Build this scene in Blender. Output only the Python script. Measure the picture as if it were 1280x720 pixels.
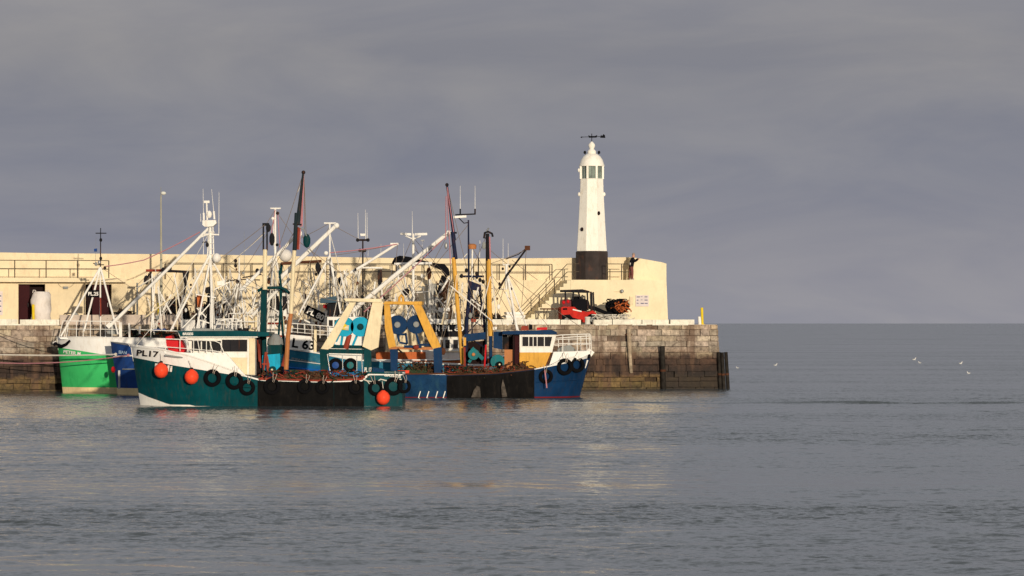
import bpy, math, random
from math import radians as R, sin, cos, pi
from mathutils import Vector as V, Matrix, noise as mn
import numpy as np
random.seed(11)
for o in list(bpy.data.objects): bpy.data.objects.remove(o)
sc = bpy.context.scene
COL = sc.collection

# ------------------------------------------------------------------ camera, sky, sun, exposure
F = 4000.0; CH = 4.1; HX = 640.0; HY = 404.0          # focal length in photo pixels, eye height, horizon
cam = bpy.data.cameras.new('camera'); co = bpy.data.objects.new('camera', cam); COL.objects.link(co)
co.location = (0, 0, CH); co.rotation_euler = (R(90), 0, 0)
cam.sensor_width = 36; cam.lens = F / 1280 * 36; cam.shift_y = (HY - 360) / 1280
cam.clip_start = 1; cam.clip_end = 60000
sc.camera = co
SUN_AZ = R(14); SUN_EL = R(6)                          # sun behind the camera, a little to the right
sd = V((sin(SUN_AZ) * cos(SUN_EL), -cos(SUN_AZ) * cos(SUN_EL), sin(SUN_EL)))
sun = bpy.data.lights.new('sun', 'SUN'); so = bpy.data.objects.new('sun', sun); COL.objects.link(so)
so.location = sd * 300; so.rotation_euler = sd.to_track_quat('Z', 'Y').to_euler()
sun.energy = 3.6; sun.angle = R(0.5); sun.color = (1.0, 0.87, 0.69)
w = bpy.data.worlds.new('World'); sc.world = w; w.use_nodes = True
nt = w.node_tree; nt.nodes.clear(); N = nt.nodes.new; L = nt.links.new
out = N('ShaderNodeOutputWorld'); sky = N('ShaderNodeTexSky'); sky.sky_type = 'NISHITA'; sky.sun_disc = False
sky.sun_elevation = SUN_EL; sky.sun_rotation = pi - SUN_AZ
bg1 = N('ShaderNodeBackground'); bg1.inputs[1].default_value = 0.06; L(sky.outputs[0], bg1.inputs[0])
bg2 = N('ShaderNodeBackground'); bg2.inputs[1].default_value = 1.1
tc = N('ShaderNodeTexCoord'); mp = N('ShaderNodeMapping'); mp.inputs['Scale'].default_value = (4.5, 4.5, 17)
mp.inputs['Location'].default_value = (0.3, 1.7, 0.4)
L(tc.outputs['Generated'], mp.inputs[0])
nz = N('ShaderNodeTexNoise'); nz.inputs['Scale'].default_value = 2.0; nz.inputs['Detail'].default_value = 6; nz.inputs['Roughness'].default_value = .55; nz.inputs['Distortion'].default_value = .5
L(mp.outputs[0], nz.inputs['Vector'])
cr = N('ShaderNodeValToRGB')
cr.color_ramp.elements[0].position = .38; cr.color_ramp.elements[0].color = (.178, .188, .238, 1)
cr.color_ramp.elements[1].position = .64; cr.color_ramp.elements[1].color = (.29, .282, .292, 1)
L(nz.outputs['Fac'], cr.inputs[0])
sx = N('ShaderNodeSeparateXYZ'); L(tc.outputs['Generated'], sx.inputs[0])
el = N('ShaderNodeValToRGB')                              # elevation: slate bank low down, paler mauve cloud above
e = el.color_ramp.elements
e[0].position = 0.0; e[0].color = (.285, .285, .335, 1)
e[1].position = 1.0; e[1].color = (.38, .38, .40, 1)
for p_, c_ in ((.02, (.245, .248, .305, 1)), (.05, (.185, .197, .258, 1)), (.085, (.235, .228, .245, 1)), (.12, (.29, .28, .30, 1)), (.2, (.50, .52, .56, 1)), (.45, (.50, .52, .55, 1))):
    q_ = el.color_ramp.elements.new(p_); q_.color = c_
L(sx.outputs['Z'], el.inputs[0])
mx = N('ShaderNodeMix'); mx.data_type = 'RGBA'; mx.inputs[0].default_value = .5
L(cr.outputs[0], mx.inputs[6]); L(el.outputs[0], mx.inputs[7]); L(mx.outputs[2], bg2.inputs[0])
ms = N('ShaderNodeMixShader'); ms.inputs[0].default_value = .96
L(bg1.outputs[0], ms.inputs[1]); L(bg2.outputs[0], ms.inputs[2]); L(ms.outputs[0], out.inputs[0])
sc.view_settings.view_transform = 'Standard'; sc.view_settings.look = 'None'
sc.view_settings.exposure = 0; sc.view_settings.gamma = 1; sc.view_settings.use_curve_mapping = False
sc.cycles.max_bounces = 6; sc.cycles.use_denoising = True

# ------------------------------------------------------------------ helpers
def P(px, py, Y): return V(((px - HX) / F * Y, Y, CH + (HY - py) / F * Y))
KP = .1877; YA = 197.6
def W(px, py, d=0):                                       # a point on the plane d metres behind the pier's face
    Y = (YA + d * 1.0175) / (1 - KP * (px - HX) / F)
    return P(px, py, Y)
def WZ(px, z, d=0):
    p = W(px, 400, d); p.z = z; return p
PD = V((1, KP, 0)).normalized(); PN = V((-KP, 1, 0)).normalized(); PANG = math.atan(KP)

def interp(pts, x):
    if x <= pts[0][0]: return pts[0][1]
    for (a, b), (c, d) in zip(pts, pts[1:]):
        if x <= c: return b + (d - b) * (x - a) / (c - a) if c > a else d
    return pts[-1][1]

MATS = {}
def mat(name, col, rough=.55, metal=0., var=.18, scale=1.2, dirt=None, dirt_amt=0., bump=0., bscale=12., streak=6.):
    if name in MATS: return MATS[name]
    m = bpy.data.materials.new(name); m.use_nodes = True; t = m.node_tree; n = t.nodes.new; l = t.links.new
    b = t.nodes['Principled BSDF']; b.inputs['Roughness'].default_value = rough; b.inputs['Metallic'].default_value = metal
    b.inputs['Specular IOR Level'].default_value = .5 if rough < .2 else (.03 if max(col) < .12 else .06)
    g = n('ShaderNodeNewGeometry')
    a = n('ShaderNodeTexNoise'); a.inputs['Scale'].default_value = scale; a.inputs['Detail'].default_value = 5; a.inputs['Roughness'].default_value = .65
    l(g.outputs['Position'], a.inputs['Vector'])
    mr = n('ShaderNodeMapRange'); mr.inputs[1].default_value = .3; mr.inputs[2].default_value = .7; mr.inputs[3].default_value = 1 - var; mr.inputs[4].default_value = 1 + var * .4
    l(a.outputs['Fac'], mr.inputs[0])
    mu = n('ShaderNodeVectorMath'); mu.operation = 'MULTIPLY'; mu.inputs[0].default_value = col
    l(mr.outputs[0], mu.inputs[1]); last = mu.outputs[0]
    if dirt:
        mp = n('ShaderNodeMapping'); mp.inputs['Scale'].default_value = (streak, streak, 1.0); l(g.outputs['Position'], mp.inputs[0])
        d = n('ShaderNodeTexNoise'); d.inputs['Scale'].default_value = 1.3; d.inputs['Detail'].default_value = 6; d.inputs['Roughness'].default_value = .7
        l(mp.outputs[0], d.inputs['Vector'])
        r2 = n('ShaderNodeMapRange'); r2.inputs[1].default_value = .52; r2.inputs[2].default_value = .68; r2.inputs[3].default_value = 0; r2.inputs[4].default_value = dirt_amt
        l(d.outputs['Fac'], r2.inputs[0])
        x = n('ShaderNodeMix'); x.data_type = 'RGBA'; l(r2.outputs[0], x.inputs[0]); l(last, x.inputs[6]); x.inputs[7].default_value = (*dirt, 1); last = x.outputs[2]
    l(last, b.inputs['Base Color'])
    if bump:
        c = n('ShaderNodeTexNoise'); c.inputs['Scale'].default_value = bscale; c.inputs['Detail'].default_value = 4
        l(g.outputs['Position'], c.inputs['Vector'])
        bp = n('ShaderNodeBump'); bp.inputs['Strength'].default_value = bump; bp.inputs['Distance'].default_value = .05
        l(c.outputs['Fac'], bp.inputs['Height']); l(bp.outputs[0], b.inputs['Normal'])
    MATS[name] = m; return m

RUST = (.16, .06, .025)
M = dict(
 bootcream=mat('cream waterline paint', (.85, .66, .36), .5, dirt=(.3, .25, .1), dirt_amt=.3),
 white=mat('white paint', (.82, .79, .72), .45, var=.1, dirt=(.35, .2, .1), dirt_amt=.3, bump=.1),
 whitehull=mat('white hull paint', (.84, .82, .77), .4, var=.08, dirt=(.5, .38, .25), dirt_amt=.22, streak=3, bump=.1, bscale=3),
 cream=mat('cream paint', (.78, .66, .43), .5, dirt=(.35, .2, .1), dirt_amt=.3),
 wall=mat('cream masonry paint', (.76, .635, .42), .85, var=.16, scale=.5, dirt=(.50, .38, .25), dirt_amt=.35, streak=2.5, bump=.3, bscale=5),
 walllite=mat('pale masonry paint', (.80, .69, .46), .85, var=.12, scale=.6, dirt=(.56, .43, .27), dirt_amt=.3, streak=2.5, bump=.3, bscale=5),
 coping=mat('pale coping concrete', (.78, .74, .62), .8, var=.25, scale=2, dirt=(.3, .24, .17), dirt_amt=.5, bump=.4),
 concrete=mat('pink grey concrete', (.55, .46, .38), .9, var=.3, scale=1.5, bump=.4),
 teal=mat('dark teal hull paint', (.003, .056, .066), .35, var=.4, scale=.8, dirt=(.05, .05, .04), dirt_amt=.4, streak=5, bump=.25, bscale=1.2),
 tealdk=mat('deep teal paint', (.003, .04, .045), .6, dirt=RUST, dirt_amt=.15),
 tip=mat('dark slate boom paint', (.018, .028, .032), .6, dirt=RUST, dirt_amt=.3), mastnavy=mat('dark slate blue mast paint', (.012, .018, .045), .6, dirt=RUST, dirt_amt=.3),
 green=mat('bright green hull paint', (.05, .48, .14), .4, var=.12, scale=.8, dirt=(.02, .28, .08), dirt_amt=.5, streak=2, bump=.2, bscale=1.5),
 blue=mat('royal blue hull paint', (.018, .06, .22), .4, var=.25, dirt=(.03, .04, .09), dirt_amt=.6, streak=2, bump=.2, bscale=1.5),
 ltblue=mat('light blue hull paint', (.012, .13, .30), .45, var=.3, dirt=(.05, .16, .2), dirt_amt=.5, streak=.8, bump=.2, bscale=2),
 navy=mat('navy hull paint', (.007, .034, .095), .4, var=.3, dirt=(.035, .035, .045), dirt_amt=.4, streak=5, bump=.3, bscale=1.5),
 navystern=mat('worn navy paint', (.009, .04, .10), .5, var=.5, dirt=(.02, .065, .10), dirt_amt=.6, streak=2, bump=.3),
 red=mat('red paint', (.55, .015, .02), .45),
 redlead=mat('dark red antifouling', (.16, .012, .012), .6),
 yellow=mat('ochre yellow paint', (.68, .36, .06), .5, dirt=RUST, dirt_amt=.35),
 yellowpost=mat('safety yellow paint', (.75, .55, .03), .55),
 orange=mat('orange paint', (.45, .18, .065), .5, dirt=RUST, dirt_amt=.5),
 orangered=mat('rusty orange paint', (.5, .13, .04), .6, dirt=RUST, dirt_amt=.7),
 buoy=mat('orange red inflated vinyl', (.85, .075, .03), .35, var=.1, scale=6, dirt=(.45, .06, .03), dirt_amt=.35),
 turq=mat('turquoise paint', (.01, .34, .52), .5, var=.25, dirt=(.02, .15, .2), dirt_amt=.5),
 turq2=mat('sea green paint', (.01, .15, .165), .5, var=.25, dirt=RUST, dirt_amt=.4),
 rubber=mat('black rubber sheet', (.008, .0075, .0075), .8, var=.4, scale=1.5, dirt=(.022, .018, .015), dirt_amt=.5, streak=3, bump=.5, bscale=2),
 tyre=mat('tyre rubber', (.006, .006, .007), .9, bump=.5, bscale=25),
 black=mat('black paint', (.007, .007, .009), .75),
 dark=mat('dark grey steel', (.016, .017, .02), .75, dirt=RUST, dirt_amt=.5),
 steel=mat('galvanised steel', (.32, .32, .31), .45, metal=.6),
 grey=mat('grey paint', (.25, .26, .25), .6, dirt=RUST, dirt_amt=.3),
 brown=mat('rusty brown steel', (.11, .045, .025), .8, var=.5, bump=.4),
 rustred=mat('red oxide steel', (.28, .05, .03), .7, var=.5),
 net=mat('tangled brown net', (.10, .06, .035), .95, var=.8, scale=5, bump=1, bscale=20),
 netgreen=mat('tangled green net', (.05, .075, .04), .95, var=.8, scale=5, bump=1, bscale=20),
 netblack=mat('black net twine', (.01, .01, .012), .9, var=.6, scale=5, bump=1, bscale=20),
 rope=mat('bleached rope', (.72, .67, .57), .9),
 bluerope=mat('faded pink rope', (.5, .22, .24), .9),
 wire=mat('steel rigging wire', (.22, .17, .13), .6),
 wirew=mat('white rigging wire', (.7, .66, .58), .6),
 glass=mat('dark cabin glass', (.02, .018, .018), .08, var=.3),
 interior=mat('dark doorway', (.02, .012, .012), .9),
 door=mat('dark maroon door paint', (.038, .010, .012), .6),
 wood=mat('dark wet timber', (.03, .026, .022), .55, var=.6, scale=3, bump=.6),
 deck=mat('stained deck planks', (.12, .08, .05), .9, var=.5),
 skin=mat('pinkish skin', (.55, .3, .22), .6), jacket=mat('black jacket cloth', (.01, .01, .014), .85),  # skin is one even pinkish colour
 trousers=mat('brown red trousers', (.16, .06, .05), .85), shoe=mat('pale shoes', (.55, .5, .45), .7),
 bag=mat('woven white bulk bag', (.72, .66, .6), .85, dirt=(.5, .4, .33), dirt_amt=.5, bump=.8, bscale=4),
 lhbase=mat('bitumen brown lighthouse base', (.05, .04, .038), .7, var=.4, scale=.9, dirt=(.10, .05, .035), dirt_amt=.7, streak=1.5),
 lh=mat('lighthouse white paint', (.86, .82, .72), .55, var=.06, dirt=(.6, .5, .36), dirt_amt=.5, streak=3),
 poster=mat('pale pink poster board', (.66, .58, .55), .6), ink=mat('printed ink', (.12, .12, .2), .6),
 feather=mat('white feathers', (.8, .78, .74), .8), beak=mat('orange beak', (.7, .3, .05), .5),
 rail=mat('brown iron railing', (.09, .07, .05), .6), lampwhite=mat('lamp housing', (.7, .7, .62), .4),
 pole=mat('weathered galvanised pole', (.36, .34, .26), .6), glasslh=mat('lantern glass', (.2, .25, .21), .15, var=.5, scale=2.5),
)

class MB:
    def __init__(s): s.v = []; s.f = []; s.m = []
    def add(s, vs, fs, mi=0):
        o = len(s.v); s.v += [V(a) for a in vs]; s.f += [tuple(i + o for i in f) for f in fs]; s.m += [mi] * len(fs); return s
    def box(s, c, d, rz=0, mi=0):
        vs = []
        cz, sz = cos(rz), sin(rz)
        for i in (-.5, .5):
            for j in (-.5, .5):
                for k in (-.5, .5):
                    x, y, z = i * d[0], j * d[1], k * d[2]
                    vs.append((c[0] + x * cz - y * sz, c[1] + x * sz + y * cz, c[2] + z))
        return s.add(vs, [(0, 1, 3, 2), (4, 6, 7, 5), (0, 4, 5, 1), (2, 3, 7, 6), (0, 2, 6, 4), (1, 5, 7, 3)], mi)
    def prism(s, pts, ext, mi=0):                         # outline extruded along a vector
        n = len(pts); e = V(ext); a = [V(p) for p in pts]
        return s.add(a + [p + e for p in a], [tuple(range(n)), tuple(range(2 * n - 1, n - 1, -1))] + [(i, i + n, (i + 1) % n + n, (i + 1) % n) for i in range(n)], mi)
    def bar(s, a, b, w_, h, mi=0):
        a, b = V(a), V(b); d = (b - a).normalized(); u = d.cross(V((0, 1, 0)))
        if u.length < .1: u = d.cross(V((1, 0, 0)))
        u.normalize(); k = d.cross(u).normalized(); vs = []
        for p in (a, b):
            for i, j in ((-1, -1), (1, -1), (1, 1), (-1, 1)): vs.append(p + u * i * w_ / 2 + k * j * h / 2)
        return s.add(vs, [(0, 3, 2, 1), (4, 5, 6, 7)] + [(i, (i + 1) % 4, (i + 1) % 4 + 4, i + 4) for i in range(4)], mi)
    def tube(s, a, b, r0, r1=None, n=8, mi=0): return s.path([a, b], r0, r1, n, mi)
    def path(s, pts, r0, r1=None, n=6, mi=0, closed=False):
        pts = [V(p) for p in pts]; r1 = r0 if r1 is None else r1; m = len(pts); vs = []
        up = V((.13, .97, .2)).normalized()
        for i, p in enumerate(pts):
            if closed: t = pts[(i + 1) % m] - pts[i - 1]
            else: t = pts[min(i + 1, m - 1)] - pts[max(i - 1, 0)]
            t.normalize(); u = t.cross(up)
            if u.length < .05: u = t.cross(V((1, 0, 0)))
            u.normalize(); k = t.cross(u); r = r0 + (r1 - r0) * i / max(1, m - 1)
            for j in range(n):
                a = 2 * pi * j / n; vs.append(p + u * cos(a) * r + k * sin(a) * r)
        fs = [(i * n + j, i * n + (j + 1) % n, ((i + 1) % m) * n + (j + 1) % n, ((i + 1) % m) * n + j) for i in range(m if closed else m - 1) for j in range(n)]
        if not closed: fs += [tuple(range(n))[::-1], tuple(range((m - 1) * n, m * n))]
        return s.add(vs, fs, mi)
    def lathe(s, c, prof, n=24, mi=0, axis='Z', rot=0., cap=True):
        c = V(c); vs = []; 
        for r, h in prof:
            for j in range(n):
                a = 2 * pi * (j + .5) / n + rot
                q = V((r * cos(a), r * sin(a), h)) if axis == 'Z' else V((r * cos(a), h, r * sin(a)))
                vs.append(c + q)
        m = len(prof); fs = [(i * n + j, i * n + (j + 1) % n, (i + 1) * n + (j + 1) % n, (i + 1) * n + j) for i in range(m - 1) for j in range(n)]
        if cap: fs += [tuple(range(n))[::-1], tuple(range((m - 1) * n, m * n))]
        return s.add(vs, fs, mi)
    def ball(s, c, r, n=14, sz=1., sx=1., sy=1., mi=0):
        c = V(c); vs = []; m = n // 2
        for i in range(m + 1):
            a = pi * i / m
            for j in range(n):
                b = 2 * pi * j / n; vs.append(c + V((r * sx * sin(a) * cos(b), r * sy * sin(a) * sin(b), r * sz * cos(a))))
        return s.add(vs, [(i * n + j, (i + 1) * n + j, (i + 1) * n + (j + 1) % n, i * n + (j + 1) % n) for i in range(m) for j in range(n)], mi)
    def build(s, name, mats, parent=None, smooth=True):
        root = parent
        loc = V((0, 0, 0))
        while root is not None: loc += root.location; root = root.parent
        me = bpy.data.meshes.new(name)
        me.from_pydata([tuple(v - loc) for v in s.v], [], s.f)
        for m_ in (mats if isinstance(mats, (list, tuple)) else [mats]): me.materials.append(M[m_] if isinstance(m_, str) else m_)
        me.polygons.foreach_set('material_index', s.m)
        me.validate(); me.update()
        import bmesh
        bm = bmesh.new(); bm.from_mesh(me); bmesh.ops.recalc_face_normals(bm, faces=bm.faces); bm.to_mesh(me); bm.free()
        if smooth:
            me.shade_smooth(); me.set_sharp_from_angle(angle=R(38))
        o = bpy.data.objects.new(name, me); COL.objects.link(o)
        if parent is not None: o.parent = parent
        return o

def tag(o, label=None, cat=None, group=None, kind=None):
    if label: o['label'] = label
    if cat: o['category'] = cat
    if group: o['group'] = group
    if kind: o['kind'] = kind
    return o
def thing(name, label, cat, loc, group=None):
    o = bpy.data.objects.new(name, None); COL.objects.link(o); o.location = V(loc); o.empty_display_size = .3
    return tag(o, label, cat, group)
def copy_tree(o, loc, label, parent=None):
    c = o.copy(); COL.objects.link(c)
    if parent is None: c.location = V(loc); c['label'] = label
    else: c.parent = parent
    for ch in list(o.children): copy_tree(ch, None, None, c)
    return c
def struct(name, mb, m): 
    o = mb.build(name, m); o['kind'] = 'structure'; return o

def text_mesh(s):
    cu = bpy.data.curves.new('t', 'FONT'); cu.body = s; cu.size = 1; cu.extrude = 0; cu.offset = .03; cu.resolution_u = 3
    o = bpy.data.objects.new('t', cu); COL.objects.link(o)
    bpy.context.view_layer.update()
    me = bpy.data.meshes.new_from_object(o.evaluated_get(bpy.context.evaluated_depsgraph_get()))
    vs = [v.co.copy() for v in me.vertices]; fs = [tuple(p.vertices) for p in me.polygons]
    bpy.data.objects.remove(o); bpy.data.meshes.remove(me); bpy.data.curves.remove(cu)
    x0 = min(v.x for v in vs); x1 = max(v.x for v in vs); y0 = min(v.y for v in vs); y1 = max(v.y for v in vs)
    return [((v.x - x0) / (x1 - x0), (v.y - y0) / (y1 - y0)) for v in vs], fs
def text(parent, s, a, b, hpx, Y, m, name='lettering', up=None):
    """letters from photo point a to b, hpx tall, on depth Y (number or function of px,py)"""
    uv, fs = text_mesh(s); a = V((a[0], a[1])); b = V((b[0], b[1])); d = b - a
    u = V((d.y, -d.x)).normalized() if up is None else V(up)
    vs = []
    for x, y in uv:
        q = a + d * x + u * (y * hpx)
        yy = Y(q.x, q.y) if callable(Y) else Y
        vs.append(P(q.x, q.y, yy))
    mb = MB(); mb.add(vs, fs); n = len(vs)
    mb.add([v + V((0, .012, 0)) for v in vs], [f[::-1] for f in fs])
    return mb.build(name, m, parent, smooth=False)

# ------------------------------------------------------------------ sea
def make_sea():
    rows = list(np.geomspace(2, 46, 40)) ; y = 46.
    while y < 420:
        rows.append(y); y += max(.16, y * .0022) if not 158 < y < 168 else .13
    rows += list(np.geomspace(y, 45000, 120))
    rows = np.array([-300, -100, -30, -8] + rows)
    s = np.concatenate([np.linspace(-1.6, -.2, 14)[:-1], np.linspace(-.2, .2, 330), np.linspace(.2, 1.6, 14)[1:]])
    YY, SS = np.meshgrid(rows, s, indexing='ij'); XX = SS * np.maximum(np.abs(YY), 25)
    Z = np.zeros_like(XX); rng = np.random.RandomState(4)
    env = np.exp(-(YY / 400.) ** 2) * (YY > 20)
    for lam, amp, n in ((7., .008, 7), (3.4, .0055, 9), (1.7, .0045, 12), (1.0, .003, 12)):
        for _ in range(n):
            th = rng.normal(1.25, .55); l_ = lam * rng.uniform(.75, 1.3); ph = rng.uniform(0, 6.28)
            k = 2 * pi / l_; fade = np.clip(1.3 - np.maximum(.16, YY * .0022) * 2.6 / l_, 0, 1)
            Z += amp * rng.uniform(.5, 1) * np.sin(k * (XX * cos(th) + YY * sin(th)) + ph + 1.1 * np.sin(XX * .13 + ph * 2) + .9 * np.sin(YY * .21 + ph)) * fade
    # calm lanes
    lane = 1 - .6 * np.exp(-((YY - 84 - 2.5 * np.sin(XX * .12)) / 6.5) ** 2) - .4 * np.exp(-((YY - 128 - 4 * np.sin(XX * .07)) / 6) ** 2)
    Z *= env * lane
    rip = 1 - .62 * np.exp(-((YY - 83 - 2.0 * np.sin(XX * .12) - 1.2 * np.sin(XX * .41)) / 5.0) ** 2) + .35 * np.exp(-((YY - 70 - 1.5 * np.sin(XX * .2)) / 5) ** 2)
    for k_ in range(26):
        yk = 46 * (3.6 ** rng.rand()); xk = rng.uniform(-.17, .17) * yk; rip = rip + rng.uniform(-.45, .3) * np.exp(-((YY - yk - .05 * (XX - xk)) / (yk * rng.uniform(.01, .035))) ** 2 - ((XX - xk) / (yk * rng.uniform(.03, .12))) ** 2)
    rip = np.clip(rip, .25, 1.6)
    # low wake wave rolling out from the moored fleet
    yc = 164.5 + .35 * np.sin(XX * .5) - .02 * XX + .15 * np.sin(XX * 1.7); m_ = 1 / (1 + np.exp(-(XX - 2.5) / 1.5))
    m_ = m_ * (.72 + .28 * np.sin(XX * .9 + 2 * np.sin(XX * .23)))
    Z += .11 * m_ * np.exp(-((YY - yc) / .34) ** 2) - .03 * m_ * np.exp(-((YY - yc + .9) / .5) ** 2)
    nr, nc = XX.shape
    vs = np.stack([XX, YY, Z], -1).reshape(-1, 3)
    idx = np.arange(nr * nc).reshape(nr, nc)
    f = np.stack([idx[:-1, :-1], idx[:-1, 1:], idx[1:, 1:], idx[1:, :-1]], -1).reshape(-1, 4)
    me = bpy.data.meshes.new('sea'); me.vertices.add(len(vs)); me.vertices.foreach_set('co', vs.ravel())
    me.loops.add(f.size); me.loops.foreach_set('vertex_index', f.ravel().astype(np.int32))
    me.polygons.add(len(f)); me.polygons.foreach_set('loop_start', np.arange(0, f.size, 4, dtype=np.int32)); me.polygons.foreach_set('loop_total', np.full(len(f), 4, dtype=np.int32))
    me.update(calc_edges=True); me.shade_smooth()
    ra = me.attributes.new('ripple', 'FLOAT', 'POINT'); ra.data.foreach_set('value', rip.ravel().astype(np.float32))
    o = bpy.data.objects.new('sea', me); COL.objects.link(o); o['kind'] = 'structure'
    m = bpy.data.materials.new('sea water'); m.use_nodes = True; t = m.node_tree; n = t.nodes.new; l = t.links.new
    b = t.nodes['Principled BSDF']; b.inputs['Base Color'].default_value = (.055, .068, .072, 1); b.inputs['Roughness'].default_value = .12; b.inputs['IOR'].default_value = 1.45
    g = n('ShaderNodeNewGeometry')
    def nse(scl, rot, scale, det, ro=.6):
        mp = n('ShaderNodeMapping'); mp.inputs['Scale'].default_value = scl; mp.inputs['Rotation'].default_value = (0, 0, rot); l(g.outputs['Position'], mp.inputs[0])
        a = n('ShaderNodeTexNoise'); a.inputs['Scale'].default_value = scale; a.inputs['Detail'].default_value = det; a.inputs['Roughness'].default_value = ro
        l(mp.outputs[0], a.inputs['Vector']); return a.outputs['Fac']
    small = nse((1, .8, 1), .15, 4.6, 4, .6); mid = nse((1, 1, 1), -.2, 1.9, 3, .55); gust = nse((.35, 1, 1), .03, .055, 3, .6)
    gr = n('ShaderNodeMapRange'); gr.inputs[1].default_value = .4; gr.inputs[2].default_value = .62; gr.inputs[3].default_value = .45; gr.inputs[4].default_value = 1.15; l(gust, gr.inputs[0])
    ad = n('ShaderNodeMath'); ad.operation = 'MULTIPLY_ADD'; l(mid, ad.inputs[0]); ad.inputs[1].default_value = 1.2; l(small, ad.inputs[2])
    mu = n('ShaderNodeMath'); mu.operation = 'MULTIPLY'; l(ad.outputs[0], mu.inputs[0]); at_ = n('ShaderNodeAttribute'); at_.attribute_name = 'ripple'; mm = n('ShaderNodeMath'); mm.operation = 'MULTIPLY'; l(gr.outputs[0], mm.inputs[0]); l(at_.outputs['Fac'], mm.inputs[1]); l(mm.outputs[0], mu.inputs[1])
    def slope(scl, rot, scale, det, ro, amp):
        mp = n('ShaderNodeMapping'); mp.inputs['Scale'].default_value = scl; mp.inputs['Rotation'].default_value = (0, 0, rot); l(g.outputs['Position'], mp.inputs[0])
        a = n('ShaderNodeTexNoise'); a.inputs['Scale'].default_value = scale; a.inputs['Detail'].default_value = det; a.inputs['Roughness'].default_value = ro
        l(mp.outputs[0], a.inputs['Vector']); v = n('ShaderNodeVectorMath'); v.operation = 'SUBTRACT'; l(a.outputs['Color'], v.inputs[0]); v.inputs[1].default_value = (.5, .5, .5)
        k = n('ShaderNodeVectorMath'); k.operation = 'MULTIPLY'; l(v.outputs[0], k.inputs[0]); k.inputs[1].default_value = (amp * .8, amp, 0); return k.outputs[0]
    def add(a, b):
        v = n('ShaderNodeVectorMath'); v.operation = 'ADD'; l(a, v.inputs[0]); l(b, v.inputs[1]); return v.outputs[0]
    sl = add(slope((1, 1, 1), .15, 4.2, 3, .6, 1.25), slope((.8, 1, 1), -.2, .9, 3, .55, .95))
    sp = n('ShaderNodeSeparateXYZ'); l(sl, sp.inputs[0]); ab = n('ShaderNodeMath'); ab.operation = 'ABSOLUTE'; l(sp.outputs['Y'], ab.inputs[0])
    ng = n('ShaderNodeMath'); ng.operation = 'MULTIPLY_ADD'; l(ab.outputs[0], ng.inputs[0]); ng.inputs[1].default_value = -1.0; ng.inputs[2].default_value = -.012
    cb = n('ShaderNodeCombineXYZ'); l(sp.outputs['X'], cb.inputs['X']); l(ng.outputs[0], cb.inputs['Y']); sl = cb.outputs[0]
    sc_ = n('ShaderNodeVectorMath'); sc_.operation = 'SCALE'; l(sl, sc_.inputs[0]); l(mm.outputs[0], sc_.inputs['Scale'])
    nn = n('ShaderNodeVectorMath'); nn.operation = 'NORMALIZE'; l(add(g.outputs['Normal'], sc_.outputs[0]), nn.inputs[0]); l(nn.outputs[0], b.inputs['Normal'])
    me.materials.append(m)
make_sea()

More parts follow.
